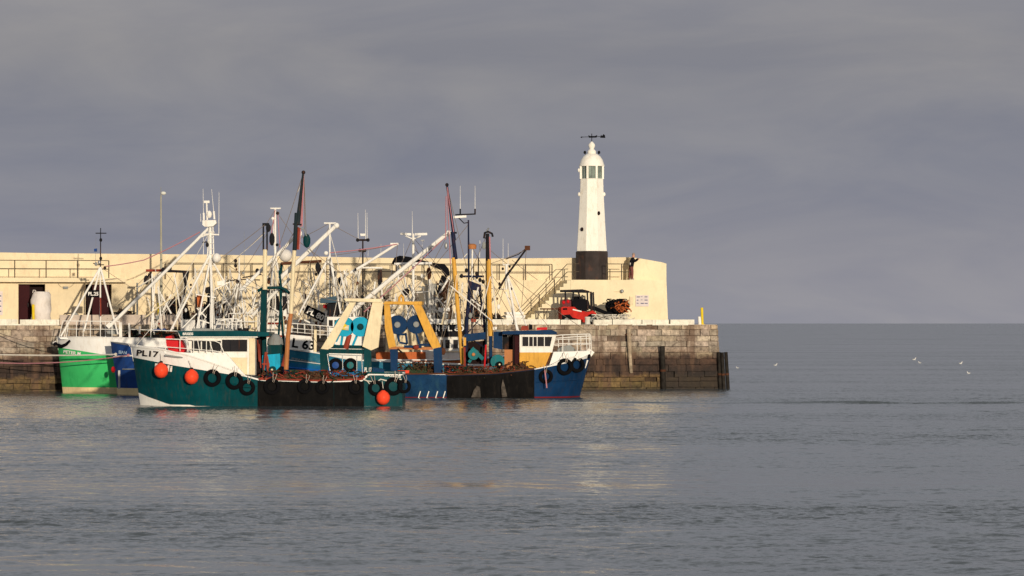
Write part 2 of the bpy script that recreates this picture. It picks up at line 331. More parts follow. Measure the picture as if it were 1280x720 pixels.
# ------------------------------------------------------------------ pier: stone face, quay deck, coping
def stone_material():
    m = bpy.data.materials.new('quay stone'); m.use_nodes = True; t = m.node_tree; n = t.nodes.new; l = t.links.new
    b = t.nodes['Principled BSDF']; b.inputs['Roughness'].default_value = .85
    g = n('ShaderNodeNewGeometry'); sx_ = n('ShaderNodeSeparateXYZ'); l(g.outputs['Position'], sx_.inputs[0])
    nz = n('ShaderNodeTexNoise'); nz.inputs['Scale'].default_value = .55; nz.inputs['Detail'].default_value = 6; nz.inputs['Roughness'].default_value = .7; l(g.outputs['Position'], nz.inputs['Vector'])
    ma = n('ShaderNodeMath'); ma.operation = 'MULTIPLY_ADD'; l(nz.outputs['Fac'], ma.inputs[0]); ma.inputs[1].default_value = 1.3; l(sx_.outputs['Z'], ma.inputs[2])
    mr = n('ShaderNodeMapRange'); mr.inputs[1].default_value = 0.3; mr.inputs[2].default_value = 5.0; l(ma.outputs[0], mr.inputs[0])
    cr = n('ShaderNodeValToRGB'); cr.color_ramp.interpolation = 'LINEAR'; E = cr.color_ramp.elements
    E[0].position = 0; E[0].color = (.03, .022, .014, 1); E[1].position = 1; E[1].color = (.50, .38, .26, 1)
    for p_, c_ in ((.12, (.12, .08, .03, 1)), (.24, (.17, .105, .042, 1)), (.29, (.03, .016, .011, 1)), (.40, (.045, .024, .016, 1)), (.50, (.075, .042, .028, 1)), (.55, (.25, .185, .13, 1)), (.65, (.42, .345, .27, 1)), (.82, (.43, .35, .27, 1))):
        q = E.new(p_); q.color = c_
    l(mr.outputs[0], cr.inputs[0])
    at = n('ShaderNodeAttribute'); at.attribute_name = 'tone'
    mu = n('ShaderNodeVectorMath'); mu.operation = 'MULTIPLY'; l(cr.outputs[0], mu.inputs[0]); l(at.outputs['Color'], mu.inputs[1])
    n2 = n('ShaderNodeTexNoise'); n2.inputs['Scale'].default_value = 3.2; n2.inputs['Detail'].default_value = 7; n2.inputs['Roughness'].default_value = .75; l(g.outputs['Position'], n2.inputs['Vector'])
    r2 = n('ShaderNodeMapRange'); r2.inputs[1].default_value = .35; r2.inputs[2].default_value = .65; r2.inputs[3].default_value = .4; r2.inputs[4].default_value = 1.3; l(n2.outputs['Fac'], r2.inputs[0])
    m2 = n('ShaderNodeVectorMath'); m2.operation = 'MULTIPLY'; l(mu.outputs[0], m2.inputs[0]); l(r2.outputs[0], m2.inputs[1])
    # rusty vertical streaks
    mp = n('ShaderNodeMapping'); mp.inputs['Scale'].default_value = (1.2, 1.2, .12); l(g.outputs['Position'], mp.inputs[0])
    n3 = n('ShaderNodeTexNoise'); n3.inputs['Scale'].default_value = 1.4; n3.inputs['Detail'].default_value = 5; l(mp.outputs[0], n3.inputs['Vector'])
    r3 = n('ShaderNodeMapRange'); r3.inputs[1].default_value = .54; r3.inputs[2].default_value = .64; r3.inputs[3].default_value = 0; r3.inputs[4].default_value = .7; l(n3.outputs['Fac'], r3.inputs[0])
    x = n('ShaderNodeMix'); x.data_type = 'RGBA'; l(r3.outputs[0], x.inputs[0]); l(m2.outputs[0], x.inputs[6]); x.inputs[7].default_value = (.11, .06, .035, 1)
    rx = n('ShaderNodeMapRange'); rx.inputs[1].default_value = 9.2; rx.inputs[2].default_value = 9.6; l(sx_.outputs['X'], rx.inputs[0])
    rz = n('ShaderNodeMapRange'); rz.inputs[1].default_value = 2.3; rz.inputs[2].default_value = 1.5; rz.inputs[3].default_value = 0; rz.inputs[4].default_value = .88; l(ma.outputs[0], rz.inputs[0])
    mf = n('ShaderNodeMath'); mf.operation = 'MULTIPLY'; l(rx.outputs[0], mf.inputs[0]); l(rz.outputs[0], mf.inputs[1])
    x2 = n('ShaderNodeMix'); x2.data_type = 'RGBA'; l(mf.outputs[0], x2.inputs[0]); l(x.outputs[2], x2.inputs[6]); x2.inputs[7].default_value = (.018, .013, .010, 1)
    n4 = n('ShaderNodeTexNoise'); n4.inputs['Scale'].default_value = 1.5; n4.inputs['Detail'].default_value = 8; n4.inputs['Roughness'].default_value = .8; n4.inputs['Distortion'].default_value = 1.2; l(g.outputs['Position'], n4.inputs['Vector'])
    r4 = n('ShaderNodeMapRange'); r4.inputs[1].default_value = .55; r4.inputs[2].default_value = .63; r4.inputs[3].default_value = 0; r4.inputs[4].default_value = .75; l(n4.outputs['Fac'], r4.inputs[0])
    x3 = n('ShaderNodeMix'); x3.data_type = 'RGBA'; l(r4.outputs[0], x3.inputs[0]); l(x2.outputs[2], x3.inputs[6]); x3.inputs[7].default_value = (.05, .032, .022, 1)
    l(x3.outputs[2], b.inputs['Base Color'])
    bp = n('ShaderNodeBump'); bp.inputs['Strength'].default_value = .9; bp.inputs['Distance'].default_value = .08; l(n2.outputs['Fac'], bp.inputs['Height']); l(bp.outputs[0], b.inputs['Normal'])
    return m
STONE = stone_material()
QZ = 4.0
def lin(p, q, t): return p + (q - p) * t
pier = thing('stone_pier', 'long stone pier with blocky sea wall, brown weed band and pale coping along its edge', 'pier', WZ(895, 0, 0))
def pier_face():
    mb = MB(); tones = []
    A = WZ(-260, 0, 0); B = WZ(897, 0, 0); Ln = (B - A).length
    # core behind the blocks
    mb.prism([A + PN * .10 + V((0, 0, -3)), B + PN * .10 + V((.25, 0, -3)), B + PN * .10 + V((0, 0, QZ - .005)), A + PN * .10 + V((0, 0, QZ - .005))], PN * 24); tones += [(.35, .3, .28)] * (len(mb.f))
    z = -.9; r = 0
    while z < QZ - .1:
        h = random.uniform(.27, .42)
        if z + h > QZ - .25: h = QZ - z
        x = -random.uniform(0, 1)
        batter = .06 * (QZ - z)
        while x < Ln:
            l_ = random.uniform(.4, 1.5)
            x1 = min(x + l_, Ln + .02 * 0 + batter * .9); x1 = min(x1, Ln + batter)
            if Ln + batter - x1 < .35: x1 = Ln + batter
            if random.random() > .012:
                g = .013; dep = random.uniform(-.07, .06)
                o0 = A + PD * (max(x, 0) + g) + V((0, 0, z + g)); o1 = A + PD * (x1 - g) + V((0, 0, z + g)); f_ = -PN * (batter + dep)
                jz = lambda: V((0, 0, random.uniform(-.02, .02)))
                a, b_, c, d = o0 + f_ + jz(), o1 + f_ + jz(), o1 + f_ + V((0, 0, h - 2 * g)) + jz(), o0 + f_ + V((0, 0, h - 2 * g)) + jz()
                k = PN * (.4 + batter)
                n0 = len(mb.f); mb.add([a, b_, c, d, a + k, b_ + k, c + k, d + k], [(0, 1, 2, 3), (0, 4, 5, 1), (1, 5, 6, 2), (2, 6, 7, 3), (3, 7, 4, 0)])
                tv = random.uniform(.74, 1.22); tones += [(tv * random.uniform(.96, 1.05), tv, tv * random.uniform(.9, 1.03))] * (len(mb.f) - n0)
            x = x1
            if x1 >= Ln + batter - .001: break
        z += h
    o = mb.build('stone_face', STONE, pier, smooth=False); me = o.data
    ca = me.color_attributes.new('tone', 'FLOAT_COLOR', 'CORNER')
    for p, t_ in zip(me.polygons, tones):
        for li in p.loop_indices: ca.data[li].color = (*t_, 1)
pier_face()
mb = MB(); mb.prism([WZ(-260, QZ, -.05), WZ(896, QZ, -.05), WZ(896, QZ + .02, -.05), WZ(-260, QZ + .02, -.05)], PN * 24); mb.build('quay_deck', 'concrete', pier)
# coping: raised pale kerb in lengths with scupper gaps under it
spans = [(-260, -90), (-88, 22), (25, 74), (228, 330), (333, 470), (473, 560), (563, 640), (643, 700), (701, 726), (742, 765), (766, 802), (803, 836), (838, 868)]
for a, b in spans:
    mb = MB()
    hz = 4.33 + random.uniform(-.02, .02)
    mb.prism([WZ(a, QZ + .02, .05), WZ(b, QZ + .02, .05), WZ(b, hz, .05), WZ(a, hz, .05)], PN * .45)
    mb.build('coping_stone', 'coping', pier)
for a, b in ((-258, -100), (-98, 74), (744, 760), (790, 808), (815, 860)):
    mb = MB(); mb.prism([WZ(a, QZ - .03, -.06 - .0), WZ(b, QZ - .03, -.06), WZ(b, QZ + .05, -.06), WZ(a, QZ + .05, -.06)], PN * .5 * 0 + -PN * .04); mb.build('edge_course', 'coping', pier)

# concrete upstand behind the green trawler
mb = MB(); mb.prism([WZ(75, QZ + .025, .6), WZ(227, QZ + .025, .6), WZ(227, 4.62, .6), WZ(75, 4.60, .6)], PN * .5)
tag(mb.build('concrete_wall', 'concrete'), 'low pinkish concrete wall along the quay edge behind the green hulled trawler', 'low wall')

# ------------------------------------------------------------------ promenade wall with stairs
prom = thing('harbour_wall', 'long cream painted harbour wall with upper walkway, sloping end and stepped stairs', 'wall', WZ(640, QZ, 6))
PZ = 6.86
def wallblock(name, x0, x1, z0, top, d0, thick, m='wall', seg=8, end_slope=0):
    mb = MB(); pts = [WZ(x0, z0, d0), WZ(x1 + end_slope, z0, d0)]
    for i in range(seg + 1):
        x = x1 + (x0 - x1) * i / seg; p = W(x, 400, d0); p.z = top(x); pts.append(p)
    mb.prism(pts, PN * thick); return mb.build(name, m, prom, smooth=False)
Zt = lambda tbl, d: (lambda x: W(x, interp(tbl, x), d).z)
wallblock('lower_wall', -260, 712, QZ + .021, lambda x: PZ, 7.2, 1.2, 'wall', 1)
wallblock('parapet', -260, 789.5, PZ - .3, Zt([(-260, 309), (0, 316), (300, 318.5), (420, 321.5), (560, 323.5), (700, 322.5), (790, 321.5)], 7.9), 7.9, .7, 'wall', 10)
wallblock('end_block_base', 713.5, 833, QZ + .021, lambda x: PZ, 5.0, 3.4, 'walllite', 1, 2.2)
wallblock('end_block_upper', 789.5, 833, PZ + .002, Zt([(789, 321.6), (800, 323), (832, 328.6), (833.5, 330)], 6.9), 6.903, 1.6, 'walllite', 8)
# stairs: sawtooth flight of real steps
mb = MB(); n = 13; x0, x1 = 655, 713.3; pts = [WZ(x1, QZ + .021, 5.003), WZ(x0, QZ + .021, 5.003)]
for i in range(n):
    xa = x0 + (x1 - x0) * i / n; xb = x0 + (x1 - x0) * (i + 1) / n; z = QZ + .02 + (PZ - QZ - .05) * (i + 1) / n
    pts += [WZ(xa, z, 5.003), WZ(xb, z, 5.003)]
mb.prism(pts, PN * 2.19); mb.build('stair_flight', 'walllite', prom, smooth=False)
# projecting flat canopy over the stores
mb = MB(); mb.prism([WZ(-260, 6.62, 3.6), WZ(158, 6.62, 3.6), WZ(158, 6.86, 3.6), WZ(-260, 6.92, 3.6)], PN * 3.59); mb.build('canopy_slab', 'wall', prom)
# store front under it (recess doorways)
def front(x0, x1, z0, z1, d=4.4): 
    mb = MB(); mb.prism([WZ(x0, z0, d), WZ(x1, z0, d), WZ(x1, z1, d), WZ(x0, z1, d)], PN * (7.19 - d)); return mb
for x0, x1, z0, z1 in ((-260, 23, QZ + .021, 6.615), (56.5, 107, QZ + .021, 6.615), (139.5, 169, QZ + .021, 6.615), (23.05, 56.45, 6.5, 6.615), (107.05, 139.45, 6.5, 6.615)):
    front(x0, x1, z0, z1).build('store_wall', 'wall', prom, smooth=False)
for x0, x1 in ((23, 56.5), (107, 139.5)):
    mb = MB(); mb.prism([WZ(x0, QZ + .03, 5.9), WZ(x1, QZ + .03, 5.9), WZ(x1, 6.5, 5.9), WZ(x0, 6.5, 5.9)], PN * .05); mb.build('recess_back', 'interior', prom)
    mb = MB(); a, b = (x0, x0 + 14) if x0 < 50 else (x0 + 8, x1 - 3)
    mb.prism([WZ(a + .3, QZ + .03, 4.9), WZ(b, QZ + .03, 4.9), WZ(b, 6.45, 4.9), WZ(a + .3, 6.45, 4.9)], PN * .06); d_ = mb.build('door', 'door', prom)
    mb = MB(); mb.tube(WZ(b - 2, 5.1, 4.85), WZ(b - 2, 5.35, 4.85), .02); mb.build('handle', 'steel', d_)
mb = MB(); mb.tube(WZ(171.5, QZ + .03, 4.3), WZ(171.5, 6.6, 4.3), .06, n=8); mb.build('downpipe', 'grey', prom)
# railings: posts and rails as parts
def railing(posts, d, h=1.02, zf=PZ, name='railing', lab='', x_end=None):
    t = thing(name, lab, 'railing', WZ(posts[0], zf, d))
    for x in posts:
        mb = MB(); mb.tube(WZ(x, zf - .15, d), WZ(x, zf + h, d), .034, n=6); mb.build('post', 'rail', t)
    xe = posts[-1] if x_end is None else x_end
    for hh in (.06, .52, h):
        if hh < .1: continue
        mb = MB(); mb.tube(WZ(posts[0], zf + hh, d), WZ(xe, zf + hh, d), .024, n=6); mb.build('rail', 'rail', t)
    return t
railing(list(np.arange(-258 + 2, 158, 39.2)) , 3.75, h=1.05, zf=6.9, name='railing', lab='brown iron railing on the canopy roof at the far left of the walkway')
railing([207, 242, 279, 315, 351, 388, 420, 456, 490, 530, 566, 592, 624, 657, 690], 7.3, lab='long brown iron railing on the walkway edge above the moored trawlers')
railing([717.5, 719.5], 5.15, lab='short brown iron railing between stair head and dark lighthouse base', x_end=724)
railing([758, 777], 5.15, lab='brown iron railing between the lighthouse and the leaning person', x_end=789)
t = thing('handrail', 'slanting brown iron handrail following the cream stairs', 'handrail', WZ(651, QZ, 5.1))
zs = lambda x: QZ + (PZ - QZ) * (x - 655) / 58.
for x in (652, 674, 693):
    mb = MB(); mb.tube(WZ(x, max(QZ, zs(x)), 5.1), WZ(x, zs(x) + 1.0, 5.1), .034, n=6); mb.build('post', 'rail', t)
for h in (.5, 1.0):
    mb = MB(); mb.path([WZ(650, zs(650) + h, 5.1), WZ(709, PZ + h, 5.1), WZ(717.5, PZ + h, 5.1)], .024); mb.build('rail', 'rail', t)

# wall fittings
def wallflat(name, lab, cat, x0, x1, y0, y1, d, m, th=.05):
    mb = MB(); a, b, c, e_ = W(x0, y1, d), W(x1, y1, d), W(x1, y0, d), W(x0, y0, d); mb.prism([a, b, c, e_], PN * th)
    return mb
t = thing('notice_board', 'pale pink notice board with small dark print on the cream end block', 'sign', W(802, 382, 4.95))
wallflat('', '', '', 794.5, 811, 369, 383, 4.94, '').build('panel', 'poster', t)
for i in range(9):
    yy = 370.6 + (i // 3) * 4.0; xx = 796 + (i % 3) * 4.9
    wallflat('', '', '', xx, xx + random.uniform(2, 4), yy, yy + random.uniform(.5, 1.2), 4.925, '', .01).build('printing', 'ink', t)
t = thing('wall_cabinet', 'small cream cabinet on the wall left of the pink notice board', 'cabinet', W(790, 380, 4.9))
wallflat('', '', '', 787.5, 792, 370.5, 381, 4.86, '', .13).build('case', 'cream', t); wallflat('', '', '', 788.2, 791.3, 371.5, 380, 4.84, '', .015).build('door', 'wall', t)
t = thing('wall_lamp', 'small bulkhead lamp high on the cream end block above the net bale', 'lamp', W(777, 364, 4.9))
MB().ball(W(777.5, 364, 4.8), .12, sy=.7).build('glass', 'steel', t); MB().tube(W(768, 364.5, 4.96), W(776, 364.2, 4.96), .02).build('conduit', 'wall', t)
t = thing('wall_lamp', 'grey floodlight with looping cable beneath the left canopy', 'lamp', W(82, 360, 4.3))
MB().box(W(82, 359.5, 4.25), (.3, .2, .14), PANG).build('housing', 'grey', t)
MB().path([W(x, y, 4.36) for x, y in ((72, 353), (73.5, 356), (76, 358.6), (79, 359), (85, 359), (88.5, 358.5), (91, 356), (92.5, 353))], .012).build('cable', 'wire', t)
t = thing('notice_board', 'pinkish poster board cut by the left edge of the photo', 'sign', W(0, 380, 4.36))
wallflat('', '', '', -14, 3.5, 364, 394, 4.34, '').build('panel', 'poster', t)
for i in range(8): wallflat('', '', '', -11 + (i % 2) * 7, -6 + (i % 2) * 7.5, 366 + i * 3.2, 367.4 + i * 3.2, 4.325, '', .01).build('printing', 'ink', t)

# ------------------------------------------------------------------ lighthouse
LY = W(739.5, 350, 7.1).y; LP = P(739.7, 350, LY); LP.z = PZ
s_ = LY / F
lh = thing('lighthouse', 'slender white lighthouse with dark brown base, glazed lantern and domed top', 'lighthouse', LP)
z_ = lambda py: CH + (HY - py) * s_
def lz(prof, n=8, mi=0): return MB().lathe((LP.x, LP.y, 0), [(r * s_, z_(py)) for r, py in prof], n, mi)
lz([(21.8, 350.2), (21.6, 332), (21.4, 315), (20.2, 314)], 8).build('base', 'lhbase', lh, smooth=False)
lz([(20.0, 314), (18.2, 285), (16.9, 262), (15.7, 240), (15.2, 224.5), (15.5, 224.3), (15.5, 223.6)], 8).build('tower', 'lh', lh, smooth=False)
lz([(13.9, 223.6), (13.9, 208)], 8).build('lantern_glass', 'glasslh', lh, smooth=False)
for k in range(8):
    a = 2 * pi * (k + .5) / 8; x, y = LP.x + cos(a) * 14.9 * s_, LP.y + sin(a) * 14.9 * s_
    MB().bar((x, y, z_(223.8)), (x, y, z_(207.8)), .13, .13).build('mullion', 'lh', lh)
for k in range(8):
    a = 2 * pi * k / 8; x, y = LP.x + cos(a) * 13.9 * s_, LP.y + sin(a) * 13.9 * s_
    MB().box((x, y, z_(216)), (.025, .025, .8), 0).build('glazing_bar', 'grey', lh)
lz([(16.0, 208), (16.2, 207), (15.4, 205), (13.8, 200), (11.2, 196), (8.0, 193.2), (5.2, 192)], 16).build('dome', 'lh', lh)
lz([(5.3, 192.2), (5.6, 189.5), (4.2, 187.5), (2.6, 186.4), (3.2, 185), (4.3, 182.6), (4.1, 180.6), (2.4, 178.6), (.8, 177)], 16).build('finial', 'lh', lh)
MB().tube((LP.x, LP.y, z_(177.5)), (LP.x, LP.y, z_(167)), .025).build('vane_spindle', 'dark', lh)
v_ = MB(); v_.bar((LP.x - 13 * s_, LP.y, z_(171.3)), (LP.x + 15 * s_, LP.y, z_(170.6)), .035, .035)
v_.prism([(LP.x + x * s_, LP.y - .03, z_(y)) for x, y in ((-4.5, 169), (-2, 170), (4, 170), (7, 168.6), (6, 172), (-3.5, 172.2))], (0, .06, 0))
v_.prism([(LP.x + x * s_, LP.y - .03, z_(y)) for x, y in ((10.5, 172.2), (11.5, 168.5), (13, 170), (14.5, 167.6), (16.5, 169), (17, 172.4))], (0, .06, 0))
v_.prism([(LP.x + x * s_, LP.y - .03, z_(y)) for x, y in ((-14.5, 171.6), (-12, 170.3), (-12, 172.6))], (0, .06, 0)); v_.build('weather_vane', 'black', lh)
for dx, py in ((8.4, 267), (-12.4, 287)):
    rr = 17 * s_; o_ = MB().ball((LP.x + dx * s_, LP.y - (15.6 if dx > 0 else 12.6) * s_, z_(py)), .095, sz=1.4, sy=1.1); o_.build('porthole', 'interior', lh)
for dx, py in ((-16, 213), (-15.8, 243), (15.4, 243)):
    MB().ball((LP.x + dx * s_, LP.y - 4 * s_, z_(py)), .09, sz=1.5).build('marker_lamp', 'lh', lh)
for dx in (-8.6, 9): MB().ball((LP.x + dx * s_, LP.y, z_(190.5)), .09, sz=1.2).tube((LP.x + dx * s_, LP.y, z_(190.5)), (LP.x + dx * .8 * s_, LP.y, z_(195)), .02).build('air_vent', 'dark', lh)

# ------------------------------------------------------------------ street lamp, bollards, fender piles, posts
t = thing('street_lamp', 'tall thin grey lamp post with a white lamp rising behind the trawlers', 'street lamp', WZ(201.5, QZ, 3))
q = lambda px, py: W(px, py, 3)
MB().tube(WZ(201.5, QZ, 3), q(201.5, 330), .1, .085).build('lower_pole', 'pole', t); MB().tube(q(201.5, 330), q(201.2, 244), .075, .04).build('pole', 'pole', t)
MB().ball(q(204.3, 241.5), .15, sz=.75, sx=1.1).build('lamp_head', 'lampwhite', t); MB().tube(q(201.2, 245), q(201, 234), .02).build('antenna', 'grey', t)
t = thing('mooring_bollard', 'fat pale cylindrical bollard on the quay edge in front of the red forklift', 'bollard', WZ(734.5, QZ, .3))
MB().lathe(WZ(734.5, 0, .3), [(.18, QZ), (.19, QZ + .05), (.165, QZ + .1), (.165, 4.4), (.19, 4.44), (.17, 4.5)], 16).build('post', mat('pale grey bollard paint', (.6, .58, .5), .6), t)
MB().lathe(WZ(734.5, 0, .3), [(.24, QZ + .0), (.24, QZ + .04)], 16).build('foot_plate', 'dark', t)
t = thing('mooring_bollard', 'slim white bollard at the outer corner of the quay', 'bollard', WZ(875, QZ, .3))
MB().tube(WZ(874.8, QZ, .3), W(874.2, 396.5, .3), .1, .1, 12).build('post', 'white', t); MB().ball(W(874.2, 396.5, .3), .11, sz=.5).build('cap', 'white', t)
t = thing('marker_post', 'short yellow marker post at the outer corner of the quay', 'post', WZ(877.5, QZ, 1.2))
MB().tube(WZ(878, QZ, 1.2), W(877.3, 384.5, 1.2), .085, .085, 12).build('post', 'yellowpost', t); MB().tube(WZ(878, QZ, 1.2), WZ(878, QZ + .06, 1.2), .14, n=12).build('foot', 'yellowpost', t)
t = thing('marker_post', 'yellow post standing by the white mesh bag', 'post', WZ(42, QZ, 2.3))
MB().tube(WZ(42, QZ, 2.3), W(41.5, 381, 2.3), .085, n=12).build('post', 'yellowpost', t); MB().ball(W(41.5, 381, 2.3), .085, sz=.4).build('cap', 'yellowpost', t)
t = thing('marker_post', 'yellow post at the foot of the tall lamp post', 'post', WZ(199, QZ, 1.8))
MB().tube(WZ(199, QZ, 1.8), W(199, 379, 1.8), .11, n=12).build('post', 'yellowpost', t); MB().ball(W(199, 379, 1.8), .11, sz=.4).build('cap', 'yellowpost', t)
def pile(xb, xt, yt, d, lab, r=.15):
    t = thing('fender_pile', lab, 'fender pile', WZ(xb, 0, d), 'black timber fender piles on the pier end')
    a = WZ(xb, -1.5, d); b = W(xt, yt, d)
    MB().path([a, lin(a, b, .5) + V((.01, 0, 0)), b], r, r * .92, 10).build('timber', 'wood', t)
    MB().tube(lin(a, b, .62), lin(a, b, .65), r * 1.08, n=10).build('iron_band', 'brown', t)
    MB().tube(lin(a, b, .9) + V((0, .05, 0)), lin(a, b, .9) + PN * .6, .04).build('bolt', 'brown', t)
pile(830.5, 827.6, 432.5, -.48, 'black timber fender pile standing alone against the pier face', .165)
pile(901.5, 898.5, 440, -.35, 'black timber pile at the pier end, nearest the stonework', .12)
pile(906.5, 902.6, 440.5, -.5, 'black timber pile at the pier end, middle one of three leaning together', .12)
pile(911.5, 907.3, 440, -.3, 'black timber pile at the pier end, outermost of three', .12)
# pale outfall stain pipe
t = thing('drain_pipe', 'pale vertical drain chute down the pier face left of the lone fender pile', 'pipe', WZ(787, 0, -.3))
MB().path([WZ(786, 3.75, -.28), WZ(787, 2.4, -.34), WZ(789, 1.0, -.42)], .15, .1, 8).build('chute', mat('lime stained concrete', (.42, .33, .23), .9, var=.7, scale=2, bump=.5), t)
MB().box(WZ(786, 3.4, -.2), (.42, .1, .1), PANG).build('bracket', 'brown', t)

# ------------------------------------------------------------------ quay goods
t = thing('bulk_bag', 'bulging white mesh bag standing before the left dark doorway', 'bag', WZ(51, QZ, 2.8))
mb = MB(); c = WZ(51.5, 0, 2.8); prof = []
for i in range(13):
    h = i / 12; rr = .52 + .07 * sin(h * pi) + .02 * sin(h * 19); prof.append((rr if 0 < i < 12 else .42, QZ + .02 + h * 2.0))
mb.lathe(c, prof, 18)
for v in mb.v:
    nn = mn.noise(v * 1.9) * .12; d_ = V((v.x - c.x, v.y - c.y, 0)); v += d_.normalized() * nn if d_.length > .1 else V((0, 0, 0)); v.z += mn.noise(v * 1.3 + V((5, 0, 0))) * .05
mb.build('sack', 'bag', t)
for dx in (-.42, .38): MB().path([c + V((dx - .1, 0, QZ + 1.95)), c + V((dx - .06, 0, QZ + 2.12)), c + V((dx + .08, 0, QZ + 2.1)), c + V((dx + .1, 0, QZ + 1.93))], .025).build('loop', 'bag', t)

# red forklift with black guard and boom forks
FD = 2.6
fk = thing('forklift', 'red forklift with black overhead guard carrying a dark net bale', 'forklift', WZ(718, QZ, FD))
q = lambda px, py, d=FD: W(px, py, d)
def plate(pts, d, th): return MB().prism([W(x, y, d) for x, y in pts], PN * th)
plate([(701.5, 387), (702, 384), (705, 383.2), (718, 383.6), (723, 388), (735, 390), (741, 388), (745.5, 391.5), (744, 398), (737, 400), (733, 403.4), (728, 402.5), (722, 398.5), (712, 397), (702, 398.5)], FD - .5, 1.0).build('body', mat('bright forklift red', (.5, .018, .01), .5, var=.4, scale=3), fk)
plate([(702, 394), (712, 393), (716, 397), (722, 398.6), (712, 400.5), (702.5, 400)], FD - .515, 1.03).build('chassis', 'black', fk)
plate([(716, 386.2), (727, 388.6), (727, 390), (716, 387.6)], FD - .53, .02).build('side_badge', 'white', fk)
plate([(703.5, 385.3), (709, 385), (709, 387.3), (703.5, 387.5)], FD - .515, .02).build('vent', 'black', fk)
for px_, py_ in ((704.5, 378), (710, 377)): MB().ball(q(px_, py_, FD - .35), .14, 12, sz=.9, sx=.8).build('gas_bottle', 'red', fk)
plate([(703, 375.5), (706, 374.2), (711, 374), (714, 376), (714, 383), (703, 383)], FD - .4, .8).build('engine_cover', mat('dark maroon paint', (.12, .015, .02), .4), fk)
plate([(714, 374.5), (722, 373.5), (731, 373.5), (736, 376), (738, 384), (733, 389), (724, 388), (716, 383)], FD - .45, .9).build('cab_tub', 'black', fk)
MB().box(q(722, 376), (.45, .4, .55), PANG).build('seat', 'black', fk)
pr = plate([(704, 362.3), (728, 361.5), (737, 363.8), (737, 366), (704, 365)], FD - .5, 1.0).build('roof_guard', 'dark', fk)
for a, b in (((706.5, 363.5), (707, 376)), ((717, 363.5), (715.5, 376)), ((722.5, 363.5), (725.5, 374)), ((734, 364), (735, 388)),):
    for dd in (-.48, .48): MB().bar(W(a[0], a[1], FD + dd), W(b[0], b[1], FD + dd), .1, .1).build('guard_post', 'dark', fk)
for a, b, w_ in (((738.5, 364.5), (739.5, 398), .13), ((741.5, 365), (743, 398), .1)):
    for dd in (-.35, .35): MB().bar(W(a[0], a[1], FD + dd), W(b[0], b[1], FD + dd), w_, .1).build('mast_rail', 'dark', fk)
MB().tube(q(739.5, 366), q(740.5, 396), .05).build('lift_ram', 'steel', fk)
for px, py, r in ((708, 400.3, .27), (740.5, 398.8, .34)):
    for dd in (-.56, .56):
        c = W(px, py, FD + dd); c.z = QZ + .02 + r
        wl = MB().lathe(c, [(r * .6, -.12), (r, -.1), (r, .1), (r * .6, .12)], 20, axis='Y').build('wheel', 'tyre', fk)
        MB().lathe(c, [(r * .5, -.13), (r * .5, .13)], 16, axis='Y').build('rim', 'grey', wl)
for dd in (-.25, .25): MB().path([W(737, 384, FD + dd), W(745, 386, FD + dd), W(757, 391, FD + dd), W(768, 392.4, FD + dd)], .14, .1, 6).build('fork', 'black', fk)
MB().path([q(728, 374), q(729.5, 370), q(727.5, 368.5)], .025).build('steering_column', 'dark', fk)

def mound(x0, x1, y0, y1, pf, dep, seed, nx=22, ny=8, rough=.25):
    """lumpy heap between photo columns; pf(px,py) gives a point"""
    mb = MB(); vs = []
    a = pf(x0, y1); b = pf(x1, y1); hgt = (y1 - y0) * a.y / F
    for j in range(ny + 1):
        for i in range(nx + 1):
            u, v = i / nx, j / ny; p = lin(a, b, u) + V((0, (v - .5) * dep, 0))
            prof = (1 - abs(2 * u - 1) ** 4) * (1 - abs(2 * v - 1) ** 3)
            nn = .75 + rough * (mn.noise(V((u * 6 + seed, v * 4, seed))) * 1.3 + mn.noise(V((u * 16 + seed, v * 9, seed + 3))))
            p.z += hgt * prof * nn; vs.append(p)
    fs = [(j * (nx + 1) + i, j * (nx + 1) + i + 1, (j + 1) * (nx + 1) + i + 1, (j + 1) * (nx + 1) + i) for j in range(ny) for i in range(nx)]
    n0 = len(vs); low = [V((p.x, p.y, a.z - .05)) for p in vs]; mb.add(vs, fs); mb.add(low, [f[::-1] for f in fs])
    return mb
def squiggle(x0, x1, y0, y1, pf, dep, k, r, seed):
    rnd = random.Random(seed); mb = MB()
    for _ in range(k):
        x, y = rnd.uniform(x0, x1), rnd.uniform(y0, y1); dy = rnd.uniform(-dep / 2, dep / 2); a = rnd.uniform(0, 6); pts = []
        for i in range(7):
            p = pf(x, y); pts.append(p + V((0, dy, 0))); a += rnd.uniform(-1.1, 1.1); x += cos(a) * 2.0; y = min(max(y + sin(a) * 1.3, y0), y1 + 1); dy += rnd.uniform(-.15, .15)
        mb.path(pts, r, n=4)
    return mb

t = thing('net_bale', 'rounded bale of black and orange netting held on the forklift forks', 'net bale', q(772, 393))
mb = MB(); mb.ball(q(772, 384, 2.6), .66, 20, sz=.78, sx=1.08, sy=.9)
for v in mb.v: v += (v - q(772, 384, 2.6)) * mn.noise(v * 2.2) * .28
mb.build('bale', 'netblack', t)
squiggle(760, 785, 374, 392, lambda x, y: W(x, y, 1.95 - .25 * (1 - ((x - 772) / 14) ** 2)), .15, 26, .035, 3).build('dark_twine', 'netblack', t)
squiggle(771, 783, 375, 389, lambda x, y: W(x, y, 1.9), .12, 26, .035, 5).build('orange_twine', 'orangered', t)
t = thing('rope_heap', 'heap of pale rope lying under the forks and net bale', 'rope heap', W(767, 399, 1.5))
squiggle(747, 787, 393.5, 399, lambda x, y: W(x, y, 1.5), 1.0, 60, .03, 9).build('rope_coils', 'rope', t)
mound(748, 788, 394.5, 401, lambda x, y: W(x, y, 1.9), .8, 4).build('rope_pile', 'rope', t)
t = thing('work_table', 'dark steel trestle table below the stairs beside the forklift', 'table', WZ(688, QZ, 3.2))
